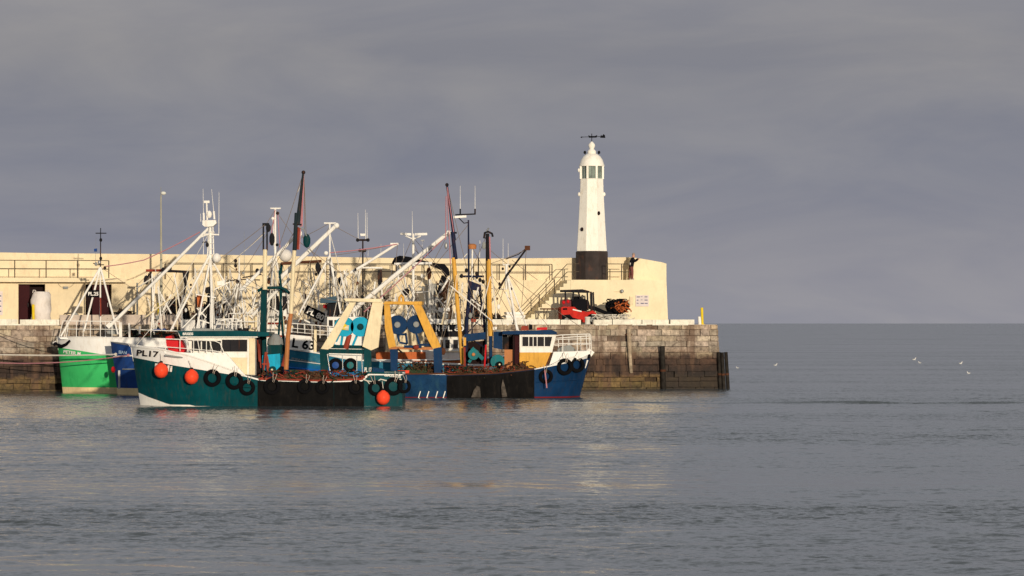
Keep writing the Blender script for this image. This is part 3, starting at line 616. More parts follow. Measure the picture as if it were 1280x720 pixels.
plate([(677.5, 385.3), (701, 385.3), (701, 387), (677.5, 387)], 2.9, .7).build('top', 'brown', t)
for x in (680, 694):
    for d_ in (2.95, 3.5): MB().bar(W(x, 386.8, d_), WZ(x, QZ + .02, d_), .07, .07).build('leg', 'rail', t)
for a, b in (((680, 396), (684.5, 387)), ((694, 396), (698.5, 387))): MB().bar(W(*a, 3.0), W(*b, 3.0), .05, .05).build('brace', 'rail', t)
# stores behind the rigging
def crate(name, lab, cat, x0, x1, y0, d, m, dep=1.2, lid='dark'):
    t = thing(name, lab, cat, WZ((x0 + x1) / 2, QZ, d)); zt = W(x0, y0, d).z
    MB().prism([WZ(x0, QZ + .02, d), WZ(x1, QZ + .02, d), WZ(x1 - .6, zt, d), WZ(x0 + .6, zt - .03, d)], PN * dep).build('body', m, t)
    MB().prism([WZ(x0 - .4, zt + .003, d - .04), WZ(x1 + .4, zt + .003, d - .04), WZ(x1 + .2, zt + .09, d - .04), WZ(x0, zt + .06, d - .04)], PN * (dep + .08)).build('lid', lid, t); return t
crate('storage_tank', 'grey upright tank on the quay behind the yellow gantry', 'tank', 534.5, 547, 356, 2.5, 'grey', 1.0, 'grey')
t = thing('net_stack', 'tall brown stack of scallop nets hanging beside the grey tank', 'net stack', WZ(556, QZ, 2.2))
mb = MB(); c = WZ(556.5, 0, 2.4); mb.lathe(c, [(.36, QZ), (.46, QZ + .6), (.43, QZ + 1.5), (.47, QZ + 2.3), (.3, QZ + 2.8)], 14)
for v in mb.v: v += V((mn.noise(v * 2), mn.noise(v * 2.4 + V((3, 1, 0))), 0)) * .16
mb.build('netting', 'net', t); squiggle(548, 565, 352, 398, lambda x, y: W(x, y, 1.9), .1, 34, .03, 13).build('twine', 'brown', t)
def blackheap(x0, x1, y0, lab, seed, m='netblack', d=1.8, y1=398):
    t = thing('net_heap', lab, 'net heap', WZ((x0 + x1) / 2, QZ, d), 'net heaps lying on the quay')
    mound(x0, x1, y0, y1 + 2, lambda x, y: W(x, y, d), 1.6, seed).build('mound', m, t)
    squiggle(x0 + 2, x1 - 2, y0 + 5, y1, lambda x, y: W(x, y, d - .7), .4, 26, .03, seed + 1).build('twine', 'brown' if m != 'net' else 'netblack', t)
blackheap(204, 238, 366, 'black sheeted heap on the quay beneath the red topped gantry', 21)
blackheap(142, 168, 384, 'low brown red net heap on the quay just right of the second doorway', 23, 'net')
blackheap(248, 292, 372, 'dark net heap on the quay behind the teal wheelhouse roof', 25)
blackheap(404, 452, 362, 'grey green net heap on the quay behind the cream gantry', 27, 'grey')
blackheap(455, 488, 366, 'brown net heap on the quay left of the black crane', 29, 'net')
blackheap(582, 607, 372, 'dark net heap on the quay between the two yellow booms', 31)
blackheap(610, 628, 390, 'small brown net heap on the quay at the right yellow boom', 33, 'net')
t = thing('pallet_stack', 'stack of white fish boxes on the quay left of the stair foot', 'fish boxes', WZ(642, QZ, 2.4))
for i in range(4): 
    MB().prism([WZ(633 + (i % 2), QZ + .03 + i * .2, 2.4), WZ(656 - (i % 2) * 2, QZ + .03 + i * .2, 2.4), WZ(657 - (i % 2) * 2, QZ + .2 + i * .2, 2.4), WZ(632 + (i % 2), QZ + .2 + i * .2, 2.4)], PN * .9).build('fish_box', 'white', t)
t = thing('hose_reel', 'grey hoop and coil standing on the quay behind the green bow', 'hose reel', WZ(92, QZ, 1.6))
MB().path([W(80, 404, 1.5), W(79.5, 394, 1.5), W(81, 391.8, 1.5), W(91, 391.4, 1.5), W(93, 393, 1.5), W(93, 404, 1.5)], .04).build('hoop', 'rail', t)
MB().lathe(W(93.5, 396, 1.6), [(.12, -.2), (.26, -.22), (.26, .1), (.12, .12)], 20, axis='Y').build('coil', 'grey', t)

# ------------------------------------------------------------------ person leaning on the parapet
def make_person():
    Yp = W(790, 350, 6.45).y; s = Yp / F; base = P(789.5, 350, Yp); base.z = PZ
    t = thing('person', 'person in black jacket and reddish brown trousers leaning on the wall beside the lighthouse', 'person', base)
    X = lambda px, h, dy=0.: V((base.x + (px - 789.5) * s, base.y + dy, PZ + h))
    J = [X(789.0, .93), X(789.6, 1.12), X(790.8, 1.36), X(791.5, 1.47), X(792.0, 1.56),     # 0 pelvis 1 waist 2 chest 3 neck 4 head
         X(787.6, .50, .10), X(786.9, .09, .10), X(789.0, .04, .0),                               # 5 knee 6 ankle 7 toe
         X(790.3, .50, -.12), X(790.2, .09, -.12), X(792.6, .04, -.2),                            # 8.. other leg
         X(790.6, 1.36, -.19), X(793.3, 1.22, -.27), X(796.9, 1.37, -.16), X(798.0, 1.39, -.1),     # 11 shoulder 12 elbow 13 wrist 14 hand
         X(791.2, 1.36, .19), X(794.2, 1.22, .24), X(797.6, 1.35, .1), X(798.4, 1.36, .04), X(792.2, 1.66), X(788.6, .88, .1), X(789.2, .88, -.1)]
    E = [(0, 1), (1, 2), (2, 3), (3, 4), (4, 19), (0, 20), (20, 5), (5, 6), (6, 7), (0, 21), (21, 8), (8, 9), (9, 10), (2, 11), (11, 12), (12, 13), (13, 14), (2, 15), (15, 16), (16, 17), (17, 18)]
    rad = [.19, .2, .215, .075, .1, .095, .065, .05, .095, .065, .05, .11, .085, .06, .035, .11, .085, .06, .035, .09, .13, .13]
    me = bpy.data.meshes.new('body'); me.from_pydata([tuple(j - base) for j in J], E, []); o = bpy.data.objects.new('body', me); COL.objects.link(o)
    sk = o.modifiers.new('s', 'SKIN'); sb = o.modifiers.new('b', 'SUBSURF'); sb.levels = 2; sb.render_levels = 2
    for i, r in enumerate(rad): me.skin_vertices[0].data[i].radius = (r, r); me.skin_vertices[0].data[i].use_root = (i == 0)
    bpy.context.view_layer.update()
    m2 = bpy.data.meshes.new_from_object(o.evaluated_get(bpy.context.evaluated_depsgraph_get()))
    bpy.data.objects.remove(o)
    for m_ in ('jacket', 'trousers', 'shoe', 'skin'): m2.materials.append(M[m_])
    hd = J[4] - base
    for p in m2.polygons:
        c = p.center; mi = 0
        if c.z > 1.46: mi = 3
        elif c.z < .09: mi = 2
        elif c.z < .86: mi = 1
        elif (c - (J[14] - base)).length < .09 or (c - (J[18] - base)).length < .08: mi = 3
        p.material_index = mi
    m2.shade_smooth(); b = bpy.data.objects.new('body', m2); COL.objects.link(b); b.parent = t
    hc = X(792.4, 1.63)
    MB().ball(hc + V((-.02, .02, .035)), .103, 16, sz=1.0, sx=.95, sy=.95).build('hair', mat('short grey hair', (.32, .24, .2), .9), t)
    MB().path([X(796.6, 1.36, -.2), X(798.2, 1.38, -.1)], .022).ball(X(794.6, 1.63, -.0), .02).build('nose_and_thumb', 'skin', b)
    for dd in (-.085, .085): MB().ball(X(792.2, 1.62, dd), .03, 8, sy=.5).build('ear', 'skin', t)
    for k in range(5):
        for hx, hy in ((797.6, -.1), (798.2, .04)):
            a0 = X(hx, 1.385 + .012 * (k - 2), hy + .016 * (k - 2)); MB().path([a0, a0 + V((.035, -.005, .005)), a0 + V((.06 + .01 * (2 - abs(k - 2)), .0, -.02))], .009, .007, 5).build('finger', 'skin', b)
    MB().ball(X(787.6, 1.05, -.16), .07, 10, sz=1.2, sx=.8).build('pale_bag', 'bag', t)
make_person()

# ------------------------------------------------------------------ boats
class Boat:
    def __init__(s, name, lab, Yc, B, pb, ps, sheer, rake, zb=-.6, stern=.12, fine=.45, group=None, flare=.28):
        s.Yc, s.B, s.pb, s.ps, s.sheer, s.rake, s.zb, s.stern, s.fine, s.flare = Yc, B, pb, ps, sheer, rake, zb, stern, fine, flare
        s.root = thing(name, lab, 'fishing boat', P((pb + ps) / 2, HY, Yc) * 1.0, group); s.root.location.z = 0
    def t(s, px): return min(1, max(0, (px - s.pb) / (s.ps - s.pb)))
    def hw(s, t, v):
        top = (1 - (1 - min(t / s.flare, 1)) ** 2.2) ** .62; bot = (1 - (1 - min(t / s.fine, 1)) ** 2) ** .95
        k = max(0, min(1, v)) ** .8; a = bot * .93 + (top - bot * .93) * k
        return s.B * a * (1 - s.stern * max(0, (t - .8) / .2) ** 2)
    def ztop(s, px): return CH + (HY - interp(s.sheer if s.sheer[0][0] < s.sheer[-1][0] else s.sheer[::-1], px)) / F * (s.Yc - s.hw(s.t(px), 1))
    def zof(s, px, py): return CH + (HY - py) / F * (s.Yc - s.hw(s.t(px), 1))
    def pt(s, px, z, side=-1, off=0.):
        t = s.t(px); zt = s.ztop(px); v = (z - s.zb) / (zt - s.zb); y1 = s.Yc - s.hw(t, 1)
        x = (px - HX) / F * y1; sg = 1 if s.ps > s.pb else -1
        x += sg * s.rake * (1 - v) * max(0, 1 - t / .16) ** 1.0
        return V((x, s.Yc + side * (s.hw(t, v) + off), z))
    def Y(s, px, py):
        z = s.zof(px, py); return s.pt(px, z).y - .03
    def bands(s, lst):
        """lst: (name, material, f_low(px)->z, f_high(px)->z)"""
        n = 44; ts = [(i / n) ** 1.35 for i in range(n + 1)]; pxs = [s.pb + (s.ps - s.pb) * t for t in ts]; first = None
        for name, m, lo, hi in lst:
            mb = MB(); K = 5
            for side in (-1, 1):
                vs = []
                for px in pxs:
                    a, b = lo(px), max(hi(px), lo(px) + .001)
                    vs += [s.pt(px, a + (b - a) * k / K, side) for k in range(K + 1)]
                mb.add(vs, [(i * (K + 1) + k, (i + 1) * (K + 1) + k, (i + 1) * (K + 1) + k + 1, i * (K + 1) + k + 1) for i in range(n) for k in range(K)])
            a, b = lo(s.ps), max(hi(s.ps), lo(s.ps) + .001)
            mb.add([s.pt(s.ps, a, -1), s.pt(s.ps, b, -1), s.pt(s.ps, b, 1), s.pt(s.ps, a, 1)], [(0, 1, 2, 3)])
            mb.build(name, m, s.root)
        # deck and capping rail
        mb = MB(); vs = []
        for px in pxs: z = s.ztop(px) - .75; vs += [s.pt(px, z, -1, -.02), s.pt(px, z, 1, -.02)]
        mb.add(vs, [(2 * i, 2 * i + 2, 2 * i + 3, 2 * i + 1) for i in range(n)]); mb.build('deck', 'deck', s.root)
        # inner bulwark skin so the bulwark has thickness
        mb = MB()
        for side in (-1, 1):
            vs = []
            for px in pxs: vs += [s.pt(px, s.ztop(px) - .76, side, -.09), s.pt(px, s.ztop(px) - .01, side, -.09)]
            mb.add(vs, [(2 * i, 2 * i + 2, 2 * i + 3, 2 * i + 1) for i in range(n)])
        mb.build('inner_bulwark', lst[-1][1], s.root)
    def cap(s, m, r=.045, a=None, b=None, name='capping_rail'):
        xs = np.linspace(s.pb if a is None else a, s.ps if b is None else b, 36)
        for side in (-1, 1):
            MB().path([s.pt(x, s.ztop(x), side, .0) for x in xs], r, n=6).build(name, m, s.root)
    def skin(s, name, m, x0, x1, lo, hi, off=.03, nx=30, wav=0.):
        mb = MB(); vs = []; K = 6
        for i in range(nx + 1):
            px = x0 + (x1 - x0) * i / nx
            for k in range(K + 1):
                z = lo(px) + (hi(px) - lo(px)) * k / K; p = s.pt(px, z, -1, off + wav * (1 + sin(px * .9 + k * .4)) * .5 * (1 - k / K))
                vs.append(p)
        m0 = len(vs); mb.add(vs, [(i * (K + 1) + k, (i + 1) * (K + 1) + k, (i + 1) * (K + 1) + k + 1, i * (K + 1) + k + 1) for i in range(nx) for k in range(K)])
        rim = [i * (K + 1) + K for i in range(nx + 1)]; inn = [V(vs[j]) + V((0, off + .05, 0)) for j in rim]
        mb.add([vs[j] for j in rim] + inn, [(i, i + 1, nx + 2 + i, nx + 1 + i) for i in range(nx)])
        return mb.build(name, m, s.root)
    # local helpers: a photo column/row on the boat's own fore-and-aft plane, dy metres beyond its centreline
    def q(s, px, py, dy=0.): return P(px, py, s.Yc + dy)
    def tube(s, name, m, pts, r0, r1=None, n=8, parent=None):
        return MB().path([s.q(*p) for p in pts], r0 * .85, None if r1 is None else r1 * .85, n).build(name, m, parent or s.root)
    def bar(s, name, m, a, b, w_, h, parent=None): return MB().bar(s.q(*a), s.q(*b), w_, h).build(name, m, parent or s.root)
    def plate(s, name, m, pts, dy, th, parent=None): return MB().prism([s.q(x, y, dy) for x, y in pts], (0, th, 0)).build(name, m, parent or s.root)
    def wires(s, lst, m='wire', r=.014, name='rigging_wire'):
        for a in lst:
            p0, p1 = s.q(*a[0]), s.q(*a[1]); sag = (p1 - p0).length * .012
            MB().path([p0, lin(p0, p1, .33) - V((0, 0, sag)), lin(p0, p1, .67) - V((0, 0, sag)), p1], r, n=4).build(name, m, s.root)
    def text(s, st, a, b, h, m, dy=None, name='lettering'):
        return text(s.root, st, a, b, h, (s.Yc + dy) if dy is not None else s.Y, m, name)

def railset(bt, name, m, top, bottom_y, posts, dy=None, r=.022, mids=(.5,)):
    """guard rail: top rail through points, posts down to bottom_y(px)"""
    Yf = (lambda x: bt.pt(x, bt.ztop(x)).y - bt.Yc + .12) if dy is None else (lambda x: dy)
    rl = MB().path([bt.q(x, y, Yf(x)) for x, y in top], r * 1.15, n=6).build('guard_rail', m, bt.root)
    for f in mids:
        MB().path([bt.q(x, y + (bottom_y(x) - y) * f, Yf(x)) for x, y in top], r * .85, n=6).build('guard_rail', m, bt.root)
    for x in posts:
        x2 = x if not isinstance(x, tuple) else x[1]; x1 = x if not isinstance(x, tuple) else x[0]
        MB().path([bt.q(x1, interp(top, x1), Yf(x1)), bt.q(x2, bottom_y(x2), Yf(x2))], r, n=6).build('rail_post', m, bt.root)

def whip(bt, a, b, r=.02, m='white', name='antenna'): bt.tube(name, m, [a, b], r * .75, r * .3, 6)
def block(bt, px, py, dy=0, m='dark', r=.13, sz=1.6): 
    MB().ball(bt.q(px, py, dy), r, 10, sz=sz, sy=.5).build('pulley_block', m, bt.root)
def winch(bt, x, y, dy, R_, m, hubm='cream', wid=.5, parent=None):
    c = bt.q(x, y, dy)
    o = MB().lathe(c, [(R_ * .25, -wid / 2), (R_, -wid / 2), (R_, -wid / 2 + .06), (R_ * .42, -wid / 2 + .08), (R_ * .42, wid / 2 - .08), (R_, wid / 2 - .06), (R_, wid / 2), (R_ * .25, wid / 2)], 28, axis='Y').build('winch_drum', m, bt.root)
    MB().lathe(c, [(.04, -wid / 2 - .14), (R_ * .3, -wid / 2 - .12), (R_ * .34, -wid / 2 - .004)], 16, axis='Y').build('hub', hubm, o)
    return o

# ---------- hanging tyres, buoys and clutter (things of their own)
def tyre_proto():
    t = thing('tyre_fender', 'x', 'tyre', (0, 0, 0), 'tyre fenders hung on the boats')
    MB().lathe((0, 0, 0), [(.25, -.06), (.29, -.09), (.38, -.085), (.43, -.05), (.435, 0), (.43, .05), (.38, .085), (.29, .09), (.25, .06), (.23, 0), (.25, -.06)], 26, axis='Y', cap=False).build('tyre', 'tyre', t)
    MB().path([(-.02, -.09, .25), (-.01, -.14, .36), (-.05, -.12, .5), (-.09, .06, .72)], .015, n=5).build('rope', 'concrete', t)
    MB().path([(.05, -.09, .22), (.06, -.14, .34), (.10, -.12, .5), (.12, .06, .7)], .012, n=5).build('rope', 'concrete', t)
    return t
TY = tyre_proto(); TY_used = [False]
def tyre(loc, lab, s=1., rx=0., ry=0., rz=0.):
    if not TY_used[0]: o = TY; o.location = loc; o['label'] = lab; TY_used[0] = True
    else: o = copy_tree(TY, loc, lab)
    o.scale = (s, s, s); o.rotation_euler = (rx, ry, rz); return o
def buoy_proto():
    t = thing('buoy', 'x', 'buoy', (0, 0, 0), 'orange red round buoys hung on the boats')
    MB().lathe((0, 0, 0), [(.03, -.43), (.2, -.38), (.34, -.24), (.40, -.04), (.385, .13), (.28, .29), (.14, .39), (.09, .43)], 24).build('ball', 'buoy', t)
    MB().lathe((0, 0, 0), [(.09, .42), (.095, .5), (.05, .54)], 12).build('neck', 'dark', t)
    MB().path([(0, 0, .52), (.01, .04, .7), (.0, .15, .95)], .02, n=5).build('rope', 'rope', t)
    return t
BU = buoy_proto(); BU_used = [False]
def buoy(loc, lab, s=1., rz=0):
    if not BU_used[0]: o = BU; o.location = loc; o['label'] = lab; BU_used[0] = True
    else: o = copy_tree(BU, loc, lab)
    o.scale = (s, s, s); o.rotation_euler = (0, 0, rz); return o
def heap(bt, x0, x1, y0, y1, dy, dep, seed, lab, mats, k=40, r=.028):
    t = thing('net_heap', lab, 'net heap', bt.q((x0 + x1) / 2, y1, dy))
    pf = lambda x, y: bt.q(x, y, dy)
    mound(x0, x1, y0 + 2, y1, pf, dep, seed, 26, 7, .5).build('mound', mats[0], t)
    for i, m in enumerate(mats[1:]):
        squiggle(x0, x1, y0, y1, lambda x, y: bt.q(x, y, dy - dep * .3), dep * .7, k, r, seed + i).build('twine', m, t)
    return t

# ================= teal trawler (nearest) =================
T = Boat('fishing_boat', 'dark teal trawler nearest the camera with cream gantry, turquoise winches and red buoys', 160.2, 2.4, 163.5, 503,
         [(163, 432.5), (205, 437.5), (235, 444), (262, 453), (290, 463), (306, 469), (325, 474), (400, 476), (455, 474), (457.5, 466), (480, 466.5), (503, 466.5)], .58)
tl = lambda px: min(T.zof(px, interp([(163, 446.5), (215, 456.5), (290, 468.5), (306, 470.5), (325, 476), (400, 478), (455, 477), (458, 469), (503, 469)], px)), T.ztop(px) - .06)
bt_ = lambda px: max(.06, CH + (HY - interp([(163, 491), (177, 496.5), (205, 504.5), (226, 508.5)], px)) / F * 159.5) if px < 240 else .0
T.bands([('boot_stripe', 'white', lambda x: T.zb, bt_), ('hull', 'teal', bt_, tl), ('bulwark', 'whitehull', tl, lambda x: T.ztop(x))])
T.cap('white', .04, None, 306); T.cap('rustred', .05, 323, 456); T.cap('teal', .05, 458, 503)
T.skin('rubber_skirt', 'rubber', 322, 382, lambda x: -.1, lambda x: T.ztop(x) - .1, .03, wav=.015)
T.skin('rubber_skirt', 'rubber', 382.2, 417.2, lambda x: -.1, lambda x: T.ztop(x) - .12, .06, wav=.02)
T.skin('rubber_skirt', 'rubber', 417.6, 455, lambda x: -.1, lambda x: T.ztop(x) - .1, .04, wav=.015)
T.tube('rubbing_strake', 'tealdk', [(x, 476.5 + (x - 200) * .07, -2.45) for x in (300, 318)], .04)
for a, b in ((270, 322),): 
    MB().path([T.pt(x, T.zof(x, 478 + (x - 270) * .085), -1, .02) for x in np.linspace(a, b, 12)], .03, n=5).build('rubbing_strake', 'teal', T.root)
T.text('PL17', (170.5, 444.6), (198, 447), 7.6, 'dark')
T.text('P', (193, 461.5), (199, 462.3), 7.5, 'white'); T.text('li', (208.5, 464), (214.8, 464.9), 7.5, 'white')
# low bow rail then whaleback shelter edge
railset(T, 'rail', 'white', [(160.5, 421.5 + 9), (180, 433), (206, 436.5)], lambda x: 433 + (x - 163) * .12, [162, 172, 186], mids=())
railset(T, 'rail', 'white', [(203, 423.5), (232, 424.5), (268, 426), (275, 429), (280, 441)], lambda x: 437 + (x - 203) * .1, [207, 225, (233, 235), 242, (247, 250), 258, (262, 267)], dy=-2.0, mids=(.72,))
T.plate('whaleback_deck', 'whitehull', [(205, 439), (236, 441), (282, 441), (306, 468.5), (262, 456), (235, 447), (205, 441)], -1.98, 3.8)
T.tube('fairlead_pipe', 'grey', [(206, 444, -2.2), (222, 446.5, -2.2), (232, 447, -2.2)], .06)
# wheelhouse
T.plate('wheelhouse', 'white', [(234, 421.8), (318.5, 421.8), (318.5, 469), (272, 466), (240, 446)], -1.62, 3.2)
T.plate('wheelhouse_side', 'cream', [(262, 447), (309, 447), (309, 468.4), (290, 466), (264, 456)], -1.65, .025)
T.plate('lit_aft_strip', 'cream', [(311.5, 423), (318.8, 423), (318.8, 468.6), (311.5, 468.2)], -1.68, .06)  # flat cream strip painted to stand for the cabin's sunlit aft face
for a, b, y0, y1 in ((240, 251, 426.5, 438.5), (252.5, 262.5, 426.5, 439), (264, 276, 426, 439), (277.5, 309, 424.5, 439.5)):
    f_ = T.plate('window_frame', 'white', [(a - .8, y0 - .8), (b + .8, y0 - .8), (b + .8, y1 + .8), (a - .8, y1 + .8)], -1.66, .035)
    T.plate('pane', 'glass', [(a, y0), (b, y0), (b, y1), (a, y1)], -1.675, .02, f_)
for x in (288, 299): T.bar('window_bar', 'dark', (x, 424.6, -1.69), (x, 439.4, -1.69), .04, .02)
for i, (x, y, w_, m_) in enumerate(((245, 434, 3, 'brown'), (257, 435, 4, 'tealdk'), (270, 434, 3.2, 'brown'))): pass
T.plate('roof', 'teal', [(222, 413.8), (300, 413.5), (336, 415.5), (336, 420.5), (226, 420.5)], -1.95, 3.9)
T.plate('roof_edge', 'white', [(227, 420.52), (322, 420.52), (322, 421.9), (227, 421.9)], -1.9, 3.8)
T.text('BRISEIS', (228.5, 418.9), (241.5, 418.9), 3.2, 'white', -1.96)
T.plate('roof_locker', 'grey', [(240, 410.5), (292, 411), (292, 413.5), (240, 413.7)], -1.2, 2)
T.plate('roof_tank', 'dark', [(297, 410), (309, 410), (309, 413.5), (297, 413.5)], -.6, 1)
T.plate('engine_casing', 'whitehull', [(320, 421), (324, 421), (324, 468), (320, 468)], .4, 1.2)
# aerial mast on the roof
top = (262.5, 312, 0)
for a in ((246, 410.5, -1.0), (265.5, 411.5, -1.2), (245, 410, 1.0), (268, 410.5, 1.2), (288, 366, .6)): T.tube('mast_leg', 'white', [(263, 322, 0), a], .06, .05)
for a in ((213, 414, -.4),): T.tube('mast_stay_bar', 'white', [(262.5, 318, 0), a], .07, .06)
T.tube('mast', 'white', [(264.5, 412, .1), (262.5, 283, 0)], .11, .09); T.tube('mast', 'white', [(259, 330, .1), (261, 283, .1)], .04)
T.tube('mast', 'white', [(267.5, 330, .1), (266, 283, .1)], .04)
for y in range(290, 410, 7): T.tube('ladder_rung', 'white', [(263, y, -.12), (267.5, y, -.1)], .018, n=4) if y < 335 else None
T.tube('spreader', 'white', [(253.5, 292.5, 0), (274, 293.5, 0)], .05); T.tube('spreader', 'white', [(252, 296, 0), (268, 290, 0)], .04)
T.plate('radar_bracket', 'white', [(253, 275.5), (269.5, 275), (270.5, 279), (266, 283), (256, 283.5), (253, 281)], -.3, .6)
MB().ball(T.q(270.8, 322.5, -.3), .22, 12, sz=1.1).build('radome', 'white', T.root)
MB().ball(T.q(261.5, 268, 0), .14, 12, sz=1.4).build('radome', 'white', T.root)
T.tube('radome_bracket', 'white', [(266, 327, 0), (271, 327.5, -.3)], .04)
T.tube('radar_stand', 'white', [(259, 275, 0), (258.2, 252.5, 0)], .05); T.bar('radar_scanner', 'white', (255, 252.3, 0), (262, 252.3, 0), .12, .12)
for a, b in (((254.5, 276, 0), (253.8, 236, 0)), ((268, 274, 0), (264.5, 236.5, 0)), ((273.5, 292, 0), (273.8, 240, 0)), ((251, 277, 0), (250.6, 267, 0)), ((254.3, 318, .2), (254.4, 294, .2))): whip(T, a, b, .03)
T.tube('antenna_sleeve', 'white', [(254.8, 275, 0), (254.5, 266, 0)], .06); T.tube('antenna_sleeve', 'white', [(268, 274, 0), (267.2, 264, 0)], .06)
T.tube('crossarm', 'dark', [(253, 303, .1), (262, 302, .1)], .035); block(T, 259, 306, 0, 'dark', .08)
T.plate('floodlight', 'dark', [(255, 360), (262, 358), (264, 366), (257, 367)], -.2, .3); T.plate('floodlight', 'white', [(271, 352), (281, 350), (281, 356), (272, 357)], -.2, .3)
T.plate('exhaust_stack', 'dark', [(259, 368), (265, 364), (266, 410), (258, 411)], .3, .5)
T.plate('life_raft', 'orangered', [(246, 370), (252, 368), (253, 383), (247, 384)], .2, .5); T.plate('exhaust_stack', 'dark', [(244, 371), (246, 371), (246, 411), (244, 411)], .2, .3)
for i, (a, b) in enumerate((((245, 368), (270, 372)), ((246, 385), (258, 397)), ((249, 395), (264, 378)), ((268, 362), (288, 352)), ((228, 410), (246, 392)), ((270, 402), (290, 398)), ((283, 410), (290, 399)), ((246, 399), (262, 404)))):
    T.bar('roof_rail', 'white', (*a, -.5), (*b, -.4), .05, .05)
railset(T, 'rail', 'white', [(270, 399), (296, 398.5), (301, 401), (303, 411)], lambda x: 412, [(273, 268), (281, 279), (289, 291), (297, 295)], dy=-1.5, mids=(.5,))
# mid deck gallows mast
T.plate('mast_post', 'tealdk', [(326, 362), (333.5, 362), (332, 476), (325, 476)], .3, .3)
T.tube('derrick_boom', 'cream', [(331, 362, .1), (331.3, 312, .1)], .14, .13); 
T.tube('derrick_tip', 'dark', [(329.2, 313, .1), (329.2, 281, .1)], .05); T.tube('derrick_tip', 'dark', [(333.8, 313, .1), (333.8, 281, .1)], .05); T.bar('derrick_head', 'dark', (328, 280.5, .1), (336.5, 280.5, .1), .14, .1)
block(T, 335.5, 285, .1); block(T, 340, 299, .1, 'dark', .14, 2.4)
T.tube('derrick_boom', 'orange', [(357.5, 462, -.3), (360, 420, -.3), (363.5, 392, -.3)], .14, .13); T.tube('derrick_boom', 'cream', [(363.5, 392, -.3), (368, 312, -.3)], .13, .115)
T.tube('derrick_tip', 'tip', [(368.2, 313, -.3), (370.5, 266, -.3)], .13, .11); T.tube('derrick_tip', 'tip', [(372, 280, -.3), (379, 216, -.3)], .14, .06)
MB().ball(T.q(379.3, 215.5, -.3), .1).build('boom_head', 'dark', T.root)
T.tube('boom_stay', 'rustred', [(372, 312, -.2), (373.5, 284, -.2)], .1); block(T, 383.5, 301, -.2, 'tealdk', .19, 1.9); block(T, 375, 292, -.2, 'white', .1)
T.tube('boom_shackle', 'dark', [(366, 280, -.3), (377, 281, -.3)], .05); T.tube('boom_shackle', 'grey', [(374, 284, -.3), (380, 287, -.3), (383, 295, -.3)], .04)
T.tube('foot_strut', 'rustred', [(354, 458, -.2), (360, 430, -.2)], .14, .08)
T.tube('gallows_beam', 'tealdk', [(322, 364, .3), (329, 360, .3), (350, 359.5, .3), (356, 361.5, .3), (362, 367, .3)], .09)
for a, b in (((352, 362), (345, 470)), ((350, 362), (357, 465)), ((349, 338), (352, 362)), ((343, 430), (342, 470))): T.tube('gallows_leg', 'tealdk', [(*a, .6), (*b, .7)], .065)
T.tube('white_boom', 'white', [(362, 348, .9), (316, 394, 1.2)], .1); T.tube('white_boom', 'white', [(371.5, 293.5, 1), (300, 364, 1.1)], .09, .11)
T.tube('white_boom', 'white', [(420, 282, .6), (349, 349, .8)], .12, .14); MB().ball(T.q(420.6, 282, .6), .15, 10).build('boom_head', 'white', T.root)
# mid deck machinery
T.plate('winch_housing', 'tealdk', [(335, 430), (352, 430), (352, 443), (335, 443)], -.3, 1); MB().lathe(T.q(344, 0, 0).xy.to_3d(), [(.42, T.q(0, 431).z), (.38, T.q(0, 424).z), (.2, T.q(0, 419).z), (.08, T.q(0, 417).z)], 14).build('hopper', 'grey', T.root)
T.plate('winch_housing', 'turq', [(328, 444), (350, 442), (350, 458), (345, 463), (327, 463)], -.5, .9); winch(T, 340.5, 462, -.75, .17, 'tealdk')
for a, b in (((329, 468), (332, 440)), ((333, 440), (335, 470)), ((328, 455), (337, 455)), ((337, 466), (334, 445))): T.tube('red_strut', 'rustred', [(*a, -.9), (*b, -.9)], .055)
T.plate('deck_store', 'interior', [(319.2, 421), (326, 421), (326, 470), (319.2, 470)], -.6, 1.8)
for i, (a, b) in enumerate((((324, 430), (326, 460)), ((322, 425), (324, 452)))): T.tube('hydraulic_pipe', 'rustred', [(*a, -1), (*b, -1)], .04)
# aft gantry, cream A frame on teal posts
for dy in (-1.6, 1.6):
    T.plate('gantry_leg', 'cream', [(437, 378), (445, 378), (416, 433), (410, 437), (401, 436)], dy, .28)
    T.plate('gantry_leg', 'cream', [(466, 376), (479, 377), (473, 434), (464, 438), (453, 433)], dy, .28)
    T.plate('gantry_post', 'tealdk', [(399.5, 436), (411, 438), (409, 474), (401, 474)], dy + .003, .26)
    T.plate('gantry_post', 'teal', [(455, 434.5), (464, 438.5), (464.5, 472), (454.5, 472)], dy + .003, .26)
T.plate('gantry_beam', 'cream', [(430, 373), (477, 373.5), (477, 378), (432, 376.5)], -1.7, 3.5)
T.plate('gantry_crossbeam', 'tealdk', [(409, 436), (456, 437), (456, 442.5), (409, 441.5)], -1.5, .5)
T.plate('gantry_crossbeam', 'tealdk', [(416, 431), (456, 432), (456, 436.2), (412, 435.4)], -1.2, .5)
winch(T, 430.5, 408.5, -.9, .49, 'turq', 'yellowpost', .9); winch(T, 451, 408.5, -.9, .49, 'turq', 'tealdk', .9)
T.tube('winch_axle', 'cream', [(427, 409, -1.36), (436, 410, -1.36)], .16); 
for a, b in (((420, 412), (416, 431)), ((416, 431), (426, 434)), ((426, 434), (428, 420)), ((448, 415), (440, 434)), ((458, 412), (456, 433)), ((425, 416), (420, 427))): T.bar('winch_bracket', 'turq', (*a, -1.1), (*b, -1.1), .11, .14)
T.tube('hydraulic_motor', 'rustred', [(432, 436, -1.2), (437, 418, -1.2)], .17, .14)
